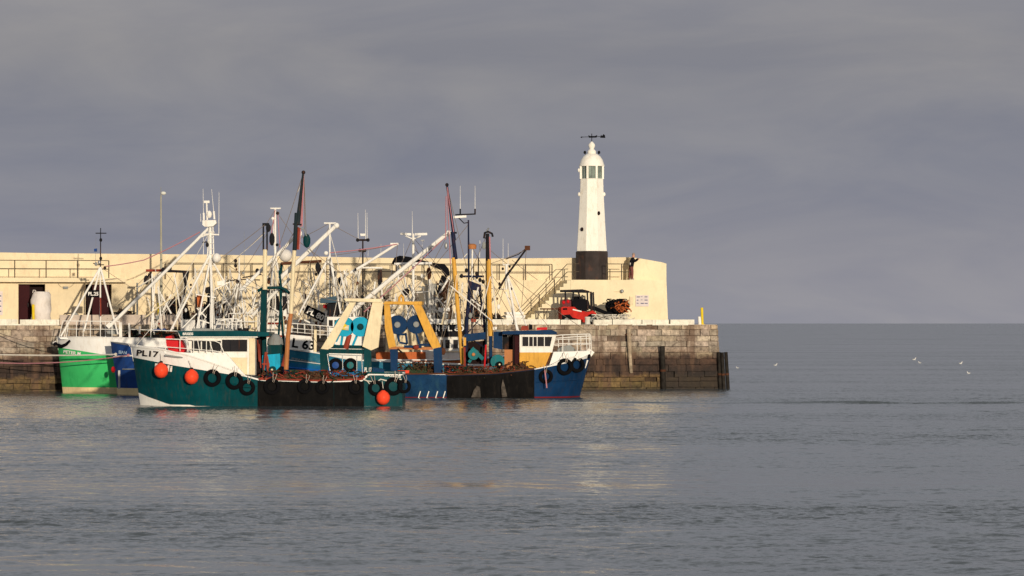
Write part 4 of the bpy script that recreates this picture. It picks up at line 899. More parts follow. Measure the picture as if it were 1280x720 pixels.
for x in (419.5, 438):
    c = T.q(x, 456.5, -1.5)
    o_ = MB().lathe(c, [(.18, -.09), (.33, -.1), (.36, 0), (.33, .1), (.18, .09)], 24, axis='Y').build('dredge_wheel', 'tyre', T.root)
    MB().lathe(c, [(.02, -.13), (.17, -.115), (.18, .05)], 16, axis='Y').build('hub', 'blue' if x < 430 else 'turq2', o_)
for a, b in (((409, 442.5), (413, 468)), ((409, 443), (452, 444.5)), ((428, 443), (428.5, 468)), ((446, 444), (446, 466)), ((452, 444), (453, 468))): T.tube('frame_tube', 'steel', [(*a, -1.62), (*b, -1.62)], .028)
T.text('PL 17', (455.5, 465.2), (464.5, 465.5), 6, 'white', -1.63)
T.text('BRISEIS', (480.5, 470.3), (501, 472.3), 3.4, 'white')
T.plate('stern_box', 'navystern', [(466, 459), (480, 462), (480, 468), (466, 468)], -2.0, .5)
T.wires([((379, 217, -.3), (330, 362, .3)), ((380, 218, -.2), (383, 300, -.2)), ((380, 230, -.2), (381, 296, -.1)), ((372, 283, 0), (300, 400, 1)), ((430, 376, 0), (371, 284, 0)), ((331, 281, 0), (265, 330, 0)), ((475, 374, 0), (371, 300, 0)), ((285, 331, .3), (331, 362, .3)), ((362, 367, .3), (400, 436, .3)), ((343, 356, .3), (410, 374, .3)), ((410, 374, .3), (470, 384, .3)), ((281, 347, 0), (325, 362, .3))], 'wire', .014)
T.wires([((372, 240, -.2), (380, 222, -.2)), ((262, 290, 0), (189, 415, -1)), ((264, 318, 0), (170, 432, -1.2)), ((342, 357, .3), (282, 362, .2))], 'wirew', .014)
T.wires([((379.5, 218, -.25), (377.5, 283, -.25)), ((379.5, 220, -.25), (374, 312, -.25))], 'bluerope', .03, 'hoist_rope')
heap(T, 325, 456, 463, 478, -1.6, 1.0, 41, 'long heap of brown chain and net along the black skirted rail of the teal boat', ['net', 'rustred', 'brown', 'netgreen'], 60)
t = thing('life_raft_canister', 'bright red tarpaulin bundle behind the bow rail of the teal boat', 'canister', T.q(218, 440, -1.0))
T2 = lambda pts, dy, th, nm, m, par: MB().prism([T.q(x, y, dy) for x, y in pts], (0, th, 0)).build(nm, m, par)
T2([(207, 421), (214, 419.5), (216, 424), (226, 425), (231, 437), (229, 442.3), (219, 441.5), (211, 438), (208, 432)], -1.6, 1.1, 'cover', 'red', t); T2([(210.5, 437.6), (214, 438), (226, 442.6), (214, 440.5)], -1.62, .5, 'strap', 'black', t)
T_tyres = [((265.5, 472.5), 'tyre just right of the second red buoy on the teal hull', 1), ((293, 476), 'tyre on the teal hull below the rear edge of the white whaleback', 1), ((309, 484.5), 'tyre roped lower than its neighbours at the end of the teal painted hull', .9), ((340, 483), 'tyre at the forward end of the teal boat black skirt', .95), ((381, 483), 'tyre in the middle of the teal boat black skirt, left of the reddish ropes', .85), ((403, 484), 'tyre in the middle of the teal boat black skirt, below the red rope knot', .8), ((445, 484), 'tyre at the aft end of the teal boat black skirt', .85), ((470, 485), 'tyre on the teal stern just left of the orange buoy', .9), ((492, 483), 'tyre with pale rope ring on the teal stern, right of the orange buoy', 1.05), ((505.5, 483), 'tyre hung at the very corner of the teal stern', .8)]
for (x, y), lab, s_ in T_tyres:
    xx = min(x, 502); p = T.pt(xx, T.zof(xx, y), -1, .12); p.x = P(x, y, p.y).x
    tyre(p, lab, s_, rx=.04, ry=random.uniform(-.3, .3), rz=random.uniform(-.15, .15) + (.5 if x > 503 else 0) + (-.1 if x < 300 else 0))
for (x, y), lab, s_ in (((201.5, 463), 'red buoy covering the middle of the name on the teal bow', .88), ((239.5, 471), 'red buoy between the bow name and the first tyre on the teal hull', .86), ((479, 497), 'orange red buoy hanging low between tyres on the teal stern', .84)):
    p = T.pt(x, T.zof(x, y), -1, .40); p = P(x, y, p.y); buoy(p, lab, s_, random.uniform(0, 3))
t = thing('mooring_rope', 'slack pale rope looped along the tops of the tyres on the teal stern', 'rope', T.q(480, 474, -2.4))
MB().path([T.pt(min(x, 503), T.zof(min(x, 503), y), -1, .1) for x, y in ((454, 474), (459, 476), (463, 481), (460, 476), (470, 478), (476, 474), (484, 476), (494, 475), (502, 474))], .03, n=5).build('strand', 'rope', t)

# ================= navy trawler (right) =================
Nv = Boat('fishing_boat', 'navy trawler with white railed bow to the right, ochre gantry and ochre booms', 178, 2.4, 740, 506,
          [(740, 439), (722, 444), (700, 451), (689, 456.5), (668, 461), (620, 466.5), (558, 468.5), (556, 467), (506, 467.5)], .85, stern=.06)
nl = lambda px: min(Nv.zof(px, interp([(506, 467.6), (558, 468.6), (620, 467), (668, 462), (689, 458), (722, 451), (740, 447)], px)), Nv.ztop(px) - .01)
Nv.bands([('boot_stripe', 'redlead', lambda x: Nv.zb, lambda x: .06), ('hull', 'navy', lambda x: .06, nl), ('bulwark', 'whitehull', nl, lambda x: Nv.ztop(x))])
Nv.cap('brown', .045, 505, 668); Nv.cap('white', .035, 690, 739)
Nv.plate('bow_shelter', 'whitehull', [(686, 458.5), (692, 440), (737, 438.5), (738, 442), (722, 449), (700, 456)], -1.7, 3.2)
for x in (705, 722): Nv.bar('shelter_seam', 'grey', (x, 440, -1.73), (x - 8, 453, -1.73), .02, .02)
for x0, x1 in ((558.5, 595.8), (596, 627.8), (628, 668)): Nv.skin('rubber_skirt', 'rubber', x0, x1, lambda x: -.1, lambda x: Nv.ztop(x) - .06, .04, wav=.03)
Nv.skin('stern_plate', 'navystern', 507, 557.5, lambda x: .05, lambda x: Nv.ztop(x) - .08, .02)
for x in (523, 533.5, 544.5, 554): Nv.bar('draught_mark', 'white', (x, 497.5, -2.42 + .0), (x + 2.6, 489, -2.44), .05, .03)
MB().path([Nv.pt(x, Nv.zof(x, 478 + (x - 670) * -.06), -1, .02) for x in np.linspace(670, 728, 14)], .04, n=5).build('rubbing_strake', 'navy', Nv.root)
Nv.bar('chafe_patch', 'steel', (594, 495, -2.56), (597.5, 492, -2.56), .12, .03); 
Nv.plate('highlight_patch', mat('grey rubber highlight', (.09, .075, .062), .6, var=.9, scale=4), [(628.5, 474), (631, 482), (634, 496), (627.5, 496.5), (626.5, 484)], -2.6, .02)  # tapered highlights on the black skirt, painted as grey patches
Nv.plate('highlight_patch', mat('grey rubber highlight', (.16, .14, .12)), [(596, 482), (600, 484), (601, 497), (589, 496.5), (592, 488)], -2.6, .02)
for a, b in (((726.5, 461), (730, 451.5)), ((731, 460), (734.5, 450))): Nv.bar('bow_lettering', 'white', (*a, -.72 + (a[0] - 726) * .04), (*b, -.8 + (a[0] - 726) * .04), .09, .03)
railset(Nv, 'rail', 'white', [(691, 420.5), (700, 418.8), (737.5, 417.5), (738.5, 420), (739, 436)], lambda x: 440.5, [(692, 690), 703.5, 721.5, (732.5, 734), (736.5, 737)], dy=-1.1, mids=(.25, .5))
railset(Nv, 'rail', 'white', [(693, 423), (718, 421), (736, 420)], lambda x: 440.5, [698, 711, 726], dy=1.1, mids=(.5,))
Nv.bar('bow_stemhead', 'white', (734, 438, 0), (741, 443, 0), .3, .2); block(Nv, 735, 445, -.6, 'black', .16, .9)
Nv.plate('anchor_winch', 'grey', [(697, 437), (703, 433), (713, 431.5), (718, 435), (720, 440), (697, 440)], -.6, 1.1)
# wheelhouse
Nv.plate('wheelhouse', 'white', [(649.5, 418), (695.5, 418), (690, 440.5), (649.5, 440.5)], -1.7, 3.3)
Nv.plate('wheelhouse_side', 'yellow', [(649.5, 440.52), (690, 440.52), (681, 460), (649.5, 460)], -1.7, 3.3)
for a, b, c, d in ((653, 690, 688, 653),):
    f_ = Nv.plate('window_frame', 'white', [(652, 419.5), (692, 419.5), (689, 433.8), (652, 433.8)], -1.74, .035)
    for x0, x1, m_ in ((653, 660.5, 'glass'), (661.5, 666, 'glass'), (667, 671, 'glass'), (672, 680, 'glass')): Nv.plate('pane', m_, [(x0, 421), (x1, 421), (x1, 432.8), (x0, 432.8)], -1.755, .02, f_)
    Nv.plate('pane', 'glass', [(681, 421), (690.2, 421), (687.6, 432.8), (681, 432.8)], -1.755, .02, f_)
Nv.plate('roof', 'navy', [(628, 414), (650, 413.6), (690, 412.5), (696, 415), (696.5, 417.98), (628, 417.98)], -1.9, 3.7)
Nv.plate('raked_edge', 'brown', [(688.5, 441), (690.5, 441), (683, 459.5), (681, 459.5)], -1.73, .05)
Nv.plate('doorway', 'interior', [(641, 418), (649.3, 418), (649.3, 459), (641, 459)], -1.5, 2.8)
Nv.plate('door', 'door', [(643.5, 420), (649, 420), (649, 459), (643.5, 459)], -1.56, .05)
Nv.plate('side_locker', 'orange', [(630.5, 437), (641, 437), (641, 461), (630.5, 461)], -1.4, .8)
Nv.plate('deckhouse_top', 'navy', [(617, 414.5), (628, 414.5), (628, 437), (617, 435)], -1.0, 1.8); Nv.plate('engine_casing', 'dark', [(628.2, 418.2), (641, 418.2), (641, 436.8), (628.2, 436.8)], -.6, 1.6)
Nv.plate('roof_gear', 'rustred', [(652, 407.5), (660, 407), (661, 412.5), (651, 413)], -.4, .6); Nv.plate('roof_gear', 'red', [(671, 409.5), (684, 409), (684, 412), (671, 412.5)], -.4, .6); Nv.plate('roof_gear', 'black', [(661.5, 405), (665.5, 406), (665.5, 412), (661, 412.6)], -.3, .5)
# white A mast with whips
Nv.tube('mast_leg', 'white', [(633.5, 341, .2), (646.5, 413, -.8)], .085, .07); Nv.tube('mast_leg', 'white', [(633.5, 341, .2), (660, 413, 1)], .05); Nv.tube('mast', 'white', [(633, 362, .2), (633, 330, .2)], .085)
Nv.tube('mast_bracket', 'white', [(629, 331, .2), (637, 331, .2)], .04); whip(Nv, (628.8, 331, .2), (628.8, 298, .2), .03); whip(Nv, (635.2, 331, .2), (635.2, 304, .2), .03)
Nv.tube('crossarm', 'white', [(625, 361.5, .2), (634, 361, .2)], .03)
for p_ in ((628.5, 336), (637, 333), (637, 339), (636.5, 357), (639, 361)): block(Nv, *p_, .1, 'dark', .07, 1.2)
# ochre booms
Nv.tube('derrick_boom', 'yellow', [(578, 455, -.4), (573.5, 400, -.4), (567, 322, -.4)], .13, .14); Nv.tube('derrick_tip', 'mastnavy', [(569.5, 324, -.4), (565.5, 290, -.4)], .14, .12); Nv.tube('derrick_tip', 'mastnavy', [(568, 300, -.4), (558.8, 232, -.4)], .11, .07)
MB().ball(Nv.q(558.7, 231, -.4), .1).build('boom_head', 'dark', Nv.root); Nv.tube('boom_shackle', 'dark', [(563, 291, -.4), (571, 291, -.4)], .06); block(Nv, 557.5, 307, -.4, 'steel', .09, 2.2)
Nv.tube('derrick_boom', 'yellow', [(613.3, 420, -.6), (611.5, 380, -.6), (610.8, 324, -.6)], .17, .15); Nv.tube('boom_foot', 'navy', [(613.4, 458, -.6), (613.3, 419, -.6)], .1, .12)
Nv.tube('derrick_tip', 'tip', [(607.8, 430, -.5), (608.3, 292, -.5)], .06); Nv.tube('derrick_tip', 'dark', [(610, 326, -.6), (609.5, 292, -.6)], .13, .11); Nv.tube('hoist_rope', 'bluerope', [(612.8, 324, -.7), (612, 296, -.7)], .05)
Nv.tube('boom_head', 'dark', [(605, 298, -.5), (606, 291, -.5), (610, 289.5, -.5), (615, 292, -.5), (616, 296, -.5)], .07); block(Nv, 605, 307, -.5, 'grey', .12, 1.9); Nv.tube('boom_head', 'steel', [(608, 289, -.5), (611, 285, -.5)], .05)
Nv.tube('derrick_boom', 'dark', [(601, 396, .3), (615, 376, .2), (633, 345, 0), (658, 311, 0)], .085, .06); MB().box(Nv.q(659.3, 310, 0), (.3, .25, .25)).build('boom_head', 'brown', Nv.root); Nv.tube('boom_stay', 'dark', [(632, 324, 0), (648, 318, 0), (657, 311, 0)], .03)
Nv.tube('boom_foot', 'orangered', [(578.5, 456, -.3), (575, 415, -.3)], .13)
# dark lattice mast
Nv.tube('mast', 'mastnavy', [(586, 352, .3), (585.5, 275, .3)], .07, .05); Nv.tube('mast_leg', 'mastnavy', [(588, 352, .3), (583.5, 400, 0), (582, 460, -.2)], .12, .14); Nv.tube('mast_leg', 'mastnavy', [(599, 360, .3), (605, 400, 0), (608, 455, -.2)], .07, .09)
Nv.tube('mast_leg', 'mastnavy', [(590, 362, 1.2), (590, 455, 1.3)], .06)
Nv.tube('yardarm', 'dark', [(569, 268.5, .3), (594.5, 267.5, .3)], .045); Nv.tube('yardarm', 'dark', [(573, 272, .3), (580, 279, .3), (586, 278, .3)], .035); Nv.bar('radar_scanner', 'white', (567, 271.5, .3), (583, 270.5, .3), .12, .12)
for x, y1_ in ((575.3, 232), (593.8, 232)): whip(Nv, (x, 267, .3), (x, y1_, .3), .03); Nv.tube('antenna_sleeve', 'dark', [(x, 268, .3), (x, 261, .3)], .05)
Nv.tube('crossarm', 'mastnavy', [(573, 345.5, .3), (605, 345.5, .3)], .07); Nv.plate('mast_box', 'mastnavy', [(585, 350), (601, 356), (602, 364), (586, 362)], -.1, .5)
MB().lathe(Nv.q(590.5, 309, .3).xy.to_3d(), [(.22, Nv.q(0, 311).z), (.24, Nv.q(0, 306).z), (.12, Nv.q(0, 304.5).z)], 12).build('radar_dome', 'orange', Nv.root); Nv.tube('radar_stand', 'white', [(590.5, 312, .3), (590, 345, .3)], .05)
Nv.tube('light_pole', 'dark', [(598, 322, .3), (598, 345, .3)], .04); Nv.tube('light_pole', 'white', [(600, 300, .3), (599.5, 322, .3)], .02); Nv.tube('light_pole', 'white', [(577, 325, .3), (584, 317, .3)], .03)
for p_ in ((583, 338), (596, 342), (600, 350), (577, 345), (604, 352)): block(Nv, *p_, .2, 'dark', .1, 1.3)
for a, b in (((583, 365), (603, 385)), ((604, 362), (584, 392)), ((582, 395), (606, 410)), ((606, 392), (583, 418)), ((583, 420), (607, 435))): Nv.tube('lattice_brace', 'mastnavy', [(*a, .1), (*b, .1)], .035)
Nv.tube('lattice_brace', 'white', [(589, 374, -.3), (602, 384, -.3)], .05)
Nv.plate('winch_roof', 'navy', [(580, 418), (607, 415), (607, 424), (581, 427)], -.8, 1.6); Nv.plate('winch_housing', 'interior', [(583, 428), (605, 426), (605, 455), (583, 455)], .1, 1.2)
winch(Nv, 592, 443, -.7, .3, 'turq2', 'orange', .8); Nv.bar('winch_bracket', 'turq2', (586, 453, -.8), (597, 438, -.8), .16, .2); Nv.bar('winch_bracket', 'turq2', (590, 435, -.8), (604, 449, -.8), .2, .2)
MB().lathe(Nv.q(622, 452, -1.1), [(.1, -.3), (.39, -.3), (.39, .3), (.1, .3)], 24, axis='Y').build('winch_drum', 'turq2', Nv.root); winch(Nv, 624.5, 455.5, -1.5, .17, 'tyre')
Nv.tube('red_strut', 'red', [(605.5, 460, -1), (607.5, 431, -1)], .06); Nv.tube('red_strut', 'rustred', [(581, 458, -1), (580.5, 434, -1)], .07); Nv.plate('orange_panel', 'yellow', [(579.5, 422), (582.5, 422), (582.5, 432), (579.5, 432)], -1, .1)
# ochre gantry aft
for dy in (-1.7, 1.5):
    Nv.plate('gantry_leg', 'yellow', [(480, 380), (487, 380), (490.5, 412), (495, 433), (486, 435), (481, 410)], dy, .28)
    Nv.plate('gantry_leg', 'yellow', [(516, 380), (526, 380), (551.5, 433.5), (541, 436), (535, 425)], dy, .28)
    Nv.plate('gantry_post', 'navy', [(487.5, 436.5), (497.5, 436.5), (496.5, 468), (488.5, 468)], dy + .003, .26); Nv.plate('gantry_post', 'navy', [(541.5, 435), (552, 434), (553.5, 468), (543, 468)], dy + .003, .26)
Nv.plate('gantry_beam', 'yellow', [(478, 376.8), (527.5, 376.8), (527.5, 381), (479, 380.2)], -1.8, 3.4)
Nv.plate('gantry_crossbeam', 'orange', [(486, 433), (541, 434), (541, 437.5), (486, 436.5)], -1.6, .3); Nv.plate('gantry_crossbeam', 'navy', [(505, 431.5), (527, 432), (527, 435), (505, 434.5)], -1.75, .14)
Nv.tube('gantry_eye', 'yellow', [(499, 377, -.5), (499, 372, -.5), (501.5, 369, -.5), (504, 372, -.5), (504, 377, -.5)], .08)
winch(Nv, 497, 406, -1.1, .53, 'navy', 'grey', .8); winch(Nv, 520.5, 405.5, -1.0, .52, 'navy', 'grey', .8)
for a, b in (((496, 414), (499, 427)), ((499, 428), (509, 430)), ((509, 430), (507, 416)), ((520, 416), (524, 430)), ((524, 431), (538, 431)), ((497, 418), (507, 418))): Nv.bar('winch_bracket', 'navy', (*a, -1.35), (*b, -1.35), .12, .12)
block(Nv, 520, 434, -1.85, 'rustred', .16, .9); block(Nv, 554, 439, -1.5, 'brown', .14, 1.5); Nv.tube('shackle', 'dark', [(497, 436, -1.7), (503, 441, -1.7)], .06)
heap(Nv, 556, 650, 458, 471, -1.4, 1.2, 61, 'long brown heap of net and chain along the black skirted rail of the navy boat', ['net', 'rustred', 'brown', 'netgreen'], 50)
heap(Nv, 500, 545, 452, 470, -.6, 1.4, 67, 'dark green net heap on the navy boat stern inside the ochre gantry', ['netgreen', 'brown', 'net'], 40)
heap(Nv, 636, 664, 452, 464, -1.7, .8, 71, 'rounded brown net bundle against the ochre wheelhouse side', ['net', 'brown'], 22)
t = thing('fish_box', 'long pinkish orange fish box on the navy stern rail', 'box', Nv.q(505, 468, -2.1)); 
MB().prism([Nv.q(x, y, -2.2) for x, y in ((497, 463.3), (511.5, 463), (511, 467.3), (498, 467.3))], (0, .5, 0)).build('body', 'buoy', t); MB().prism([Nv.q(x, y, -2.22) for x, y in ((494.5, 464.3), (500, 463.8), (500, 467.3), (495, 467.3))], (0, .45, 0)).build('end', 'yellow', t)
for (x, y), lab, s_ in (((682.5, 470.5), 'tyre hanging with pink rope on the navy hull below the ochre wheelhouse', .9), ((706, 458.5), 'large tyre on the navy bow under the white railing', 1.08), ((721.5, 456), 'tyre on the navy bow nearest the stem', 1.0)):
    p = Nv.pt(x, Nv.zof(x, y), -1, .12); p = P(x, y, p.y); tyre(p, lab, s_, rx=0, ry=random.uniform(-.3, .3), rz=.35 if x > 700 else .05)
t = thing('hanging_rope', 'pink rope tail hanging from the tyre under the ochre wheelhouse', 'rope', Nv.q(683, 468, -2.6)); MB().path([Nv.q(681, 463, -2.62), Nv.q(682.5, 475, -2.7), Nv.q(683.5, 485, -2.72)], .035, n=5).build('strand', 'bluerope', t)
Nv.wires([((559, 232, -.4), (586, 345, .3)), ((658, 311, 0), (652, 382, 0)), ((658, 312, 0), (612, 330, -.4)), ((634, 330, .2), (612, 312, -.5)), ((634, 340, .2), (690, 414, .5)), ((634, 342, .2), (738, 417, 0)), ((586, 280, .3), (503, 378, 0)), ((610, 290, -.5), (586, 345, .3)), ((612, 340, -.5), (655, 396, .3)), ((567, 322, -.4), (550, 434, -1)), ((585, 300, .3), (650, 413, .4)), ((633, 345, .2), (620, 398, 0)), ((640, 325, .2), (672, 350, 1)), ((611, 360, -.5), (630, 362, .2)), ((556, 300, -.4), (540, 330, 0)), ((575, 345, .3), (551, 433, -1))], 'wire', .014)
Nv.wires([((559, 234, -.45), (563, 330, -.4)), ((559.5, 236, -.5), (567, 290, -.5)), ((557.5, 245, -.4), (557, 300, -.4))], 'bluerope', .025, 'hoist_rope')

# ================= light blue boat behind the teal one =================
Lb = Boat('fishing_boat', 'light blue boat with white number board seen through the deck of the teal boat', 183.6, 2.1, 349, 590,
          [(349, 433), (363, 436.5), (398, 441.5), (440, 450), (590, 457)], .5)
ls = lambda px: Lb.zof(px, interp([(349, 452), (400, 458), (590, 470)], px))
Lb.bands([('boot_stripe', 'redlead', lambda x: Lb.zb, lambda x: .1), ('hull', 'ltblue', lambda x: .1, ls), ('bulwark', mat('steel blue bulwark paint', (.02, .15, .24), .5, var=.3, dirt=(.08, .2, .24), dirt_amt=.6, streak=.8), ls, lambda x: Lb.ztop(x))])
Lb.cap('white', .04); 
MB().path([Lb.pt(x, Lb.zof(x, 459.5 + (x - 360) * .09), -1, .03) for x in np.linspace(352, 420, 14)], .05, n=5).build('rubbing_strake', mat('bright blue strake paint', (.015, .12, .42), .45), Lb.root)
MB().path([Lb.pt(x, Lb.zof(x, 450 + (x - 360) * .12), -1, .03) for x in np.linspace(354, 420, 14)], .022, n=5).build('rubbing_strake', 'white', Lb.root)
Lb.text('SHEARWATER', (364, 448.8), (396, 455.2), 2.4, 'steel')
Lb.plate('number_board', 'white', [(361, 418), (389, 420.5), (394.5, 436.8), (394.5, 440.5), (361, 435.5)], -1.8, .1)
Lb.text('L 63', (364.5, 434), (392.5, 438.4), 12, 'black', -1.82)
Lb.bar('board_post', 'cream', (394.3, 412, -1.86), (394, 441, -1.86), .15, .1); Lb.bar('board_top', 'dark', (362, 417, -1.7), (389, 419, -1.7), .12, .1)
railset(Lb, 'rail', 'white', [(363, 404), (400, 407), (425, 409)], lambda x: 419 + (x - 363) * .1, [364, 372, 381, 390, 400, 412], dy=-1.7, mids=(.4, .7))
Lb.plate('wheelhouse', 'white', [(409, 396), (452, 396), (452, 452), (409, 447)], -1.3, 2.6); Lb.plate('pane', 'glass', [(411, 400), (416, 400), (416, 409), (411, 409)], -1.32, .03); Lb.plate('pane', 'glass', [(418, 400), (430, 400), (430, 409), (418, 409)], -1.32, .03)
Lb.plate('awning', 'dark', [(409, 380), (424, 374), (428, 380), (424, 394), (409, 394)], -.6, 1.2)
Lb.plate('winch_roof', mat('slate blue paint', (.05, .09, .12), .6), [(400, 373), (420, 370), (421, 378), (400, 379)], -1, 1.6)
for a in ((373, 394, -1.0), (426, 392, -1.0), (432, 392, 1), (420, 392, 1)): Lb.tube('mast_leg', 'white', [(412, 320, 0), a], .075, .06)
Lb.tube('mast', 'white', [(412.2, 392, .1), (412.2, 279, 0)], .06); Lb.tube('yardarm', 'white', [(405, 279, 0), (420, 279, 0)], .06); MB().ball(Lb.q(407.5, 316.5, 0), .13).build('masthead_lamp', 'white', Lb.root)
for y in range(325, 385, 6): Lb.tube('ladder_rung', 'dark', [(408.5, y, -.15), (413, y, -.15)], .02, n=4)
for x in (408.5, 413): Lb.tube('ladder_rail', 'dark', [(x, 322, -.15), (x, 388, -.15)], .025, n=5)
Lb.tube('mast', 'dark', [(453.5, 395, .4), (453.5, 300, .4)], .06, .05); Lb.tube('yardarm', 'dark', [(446.5, 300, .4), (460.5, 300, .4)], .07); Lb.plate('masthead_bracket', 'white', [(450, 292), (457, 292), (456, 295), (451, 295)], .2, .3)
for x, y1_ in ((447.7, 266), (457, 262), (459, 266)): whip(Lb, (x, 300, .4), (x - .3, y1_, .4), .03)
for p_ in ((447, 300), (460, 300), (450, 313), (456, 313), (453, 371), (458, 374), (447, 372), (451, 378)): block(Lb, *p_, .3, 'dark', .1, 1.1)
Lb.tube('derrick_boom', 'white', [(497, 304.5, .2), (452, 333, .2), (422, 350, .2)], .09, .1); Lb.bar('boom_head', 'white', (488, 305, .2), (498, 305, .2), .12, .12)
Lb.tube('derrick_boom', 'white', [(560, 291.5, -.2), (500, 339, -.2), (430, 397, -.2)], .135, .16); MB().ball(Lb.q(560.5, 291, -.2), .15, 10).build('boom_head', 'white', Lb.root)
Lb.tube('gallows_beam', 'white', [(450, 334.5, .3), (478, 335, .3)], .06); Lb.plate('gallows_bracket', 'dark', [(472, 338), (477, 337), (478, 352), (474, 358), (472, 352)], .2, .3)
for a, b in (((430, 338), (438, 378)), ((450, 336), (447, 356)), ((476, 338), (478, 380)), ((469, 352), (466, 372))): Lb.tube('gallows_leg', 'white', [(*a, .3), (*b, .3)], .06)
Lb.tube('gallows_leg', 'white', [(437, 375, 0), (447, 410, 0)], .08); Lb.tube('gallows_leg', 'white', [(428, 400, 0), (455, 378, 0)], .08); Lb.tube('cross_pipe', 'concrete', [(432, 373.5, -.3), (465, 376.5, -.3)], .12)
block(Lb, 426, 351, 0, 'dark', .16, 1.6); block(Lb, 397, 334, 0, 'dark', .14, 2)
Lb.tube('gallows_beam', 'brown', [(352, 329.5, .4), (375, 328, .4), (402, 326.5, .4)], .1); block(Lb, 399, 338, .4, 'dark', .14, 2); Lb.tube('hanging_bar', 'dark', [(398.5, 326, .4), (398.5, 348, .4)], .06)
Lb.wires([((412, 283, 0), (345, 400, 0)), ((412, 320, 0), (500, 304, .2)), ((412, 279, 0), (371, 300, .5)), ((453, 301, .4), (412, 279, 0)), ((453, 312, .4), (425, 392, .2)), ((453, 312, .4), (497, 395, .2)), ((560, 292, -.2), (571, 345, 0)), ((497, 305, .2), (490, 380, .2)), ((425, 350, .2), (372, 400, 0)), ((400, 330, .4), (360, 400, 0)), ((478, 335, .3), (430, 395, 0)), ((380, 340, .2), (400, 378, .2)), ((372, 345, .2), (395, 375, .2)), ((440, 345, .2), (470, 395, .2))], 'wire', .014)
Lb.wires([((560, 293, -.25), (455, 390, -.25)), ((497, 305, .1), (412, 316, 0))], 'bluerope', .03, 'hoist_rope')
Lb.wires([((412, 320, 0), (373, 402, -.8)), ((412, 290, 0), (440, 390, -.5)), ((453, 330, .4), (437, 395, -.4)), ((405, 370, 0), (432, 402, 0)), ((440, 360, .2), (470, 400, 0))], 'wirew', .02)

# ================= white boat inside, against the pier =================
Wb = Boat('fishing_boat', 'white cabined boat with black number board moored innermost behind the ochre gantry', 189.4, 2.1, 656, 376,
          [(656, 441), (620, 447), (560, 450), (376, 450)], .5)
Wb.bands([('boot_stripe', 'redlead', lambda x: Wb.zb, lambda x: .15), ('hull', 'whitehull', lambda x: .15, lambda x: Wb.ztop(x) - .3), ('bulwark', 'orangered', lambda x: Wb.ztop(x) - .3, lambda x: Wb.ztop(x))])
Wb.cap('whitehull', .04)
Wb.plate('wheelhouse', 'white', [(549, 421), (577, 421), (577, 460), (549, 460)], -1.4, 2.7)
Wb.plate('roof', 'dark', [(546, 415), (579, 415), (579, 420.9), (547, 420.9)], -1.5, 2.9)
for x0, x1 in ((551, 553.5), (557, 562), (567, 572.5)):
    f_ = Wb.plate('window_frame', 'grey', [(x0 - .5, 424.5), (x1 + .5, 424.5), (x1 + .5, 435.5), (x0 - .5, 435.5)], -1.43, .03); Wb.plate('pane', 'glass', [(x0, 425), (x1, 425), (x1, 435), (x0, 435)], -1.45, .02, f_)
Wb.bar('rubbing_band', 'cream', (549, 439.5, -1.42), (577, 439.5, -1.42), .06, .04)
Wb.plate('number_board', 'black', [(541, 405.5), (581, 405.5), (581, 415), (541, 415)], -1.5, .08)
Wb.text('N', (545, 414), (549.5, 414), 7.2, 'white', -1.53); Wb.text('PL 80', (553.5, 414), (580, 414), 7.2, 'white', -1.53)
Wb.plate('awning', 'white', [(536, 398), (555, 399), (553, 404), (538, 405)], -1.2, 1.8); Wb.plate('awning', 'white', [(558, 399.5), (569, 399), (570, 403.5), (560, 404)], -1.2, 1.8)
Wb.plate('forepeak', 'white', [(525, 434), (548.8, 434), (548.8, 458), (530, 458)], -1.2, 2); Wb.plate('deckhouse', 'cream', [(482, 412), (530, 412), (530, 444), (482, 444)], .6, 1.2)
Wb.plate('deckhouse', 'orangered', [(470, 440), (532, 440), (532, 456), (470, 456)], -1.3, .4)
Wb.plate('canister', 'white', [(548, 384.5), (562, 384.5), (562, 389), (548, 389)], -.5, 1); Wb.plate('canister_base', 'grey', [(550, 389.2), (560, 389.2), (560, 398), (550, 398)], -.3, .6)
Wb.text('PL 80', (0, 0), (1, 0), 1, 'white', 0) if False else None
Wb.plate('number_board', 'black', [(382.5, 380.2), (406.5, 391.8), (404, 403.5), (379.5, 391.8)], -2.6, .08)
Wb.text('PL 80', (383, 391.2), (402.7, 401.2), 7.6, 'white', -2.66)
for x, y in ((385, 388), (401, 397)): Wb.tube('board_bracket', 'white', [(x, y, -2.5), (x + 1, y + 8, -1.0)], .05)
Wb.tube('board_bracket', 'white', [(380, 400, -1.1), (406, 412, -1.1)], .06); Wb.tube('board_bracket', 'white', [(398, 362, -1.1), (398, 410, -1.1)], .06)
for x in (404, 409): 
    for y in (383, 392, 400): Wb.plate('flag_panel', 'red' if (y + x) % 2 else 'white', [(x, y - 3), (x + 4.4, y - 2), (x + 4.2, y + 3), (x, y + 2)], -.9, .03)
Wb.tube('mast', 'white', [(516.5, 400, 0), (516.5, 292, 0)], .1, .085); whip(Wb, (515.5, 292, 0), (515.3, 264, 0), .03)
Wb.bar('radar_scanner', 'white', (500.5, 292.3, 0), (514, 293, 0), .14, .14); Wb.bar('radar_scanner', 'white', (519, 293, 0), (534, 292.5, 0), .14, .14); Wb.tube('yardarm', 'white', [(507, 295, 0), (516.5, 299, 0), (526, 295, 0)], .05)
whip(Wb, (527.3, 322, 0), (528, 300, 0), .025); MB().lathe(Wb.q(528, 0, 0).xy.to_3d(), [(.12, Wb.q(0, 301.5).z), (.12, Wb.q(0, 300).z)], 10).build('antenna_dish', 'white', Wb.root); whip(Wb, (504.5, 323, 0), (504.5, 304, 0), .025); whip(Wb, (476, 320, .2), (476.3, 305, .2), .02); whip(Wb, (460, 320, .2), (460.3, 312, .2), .02)
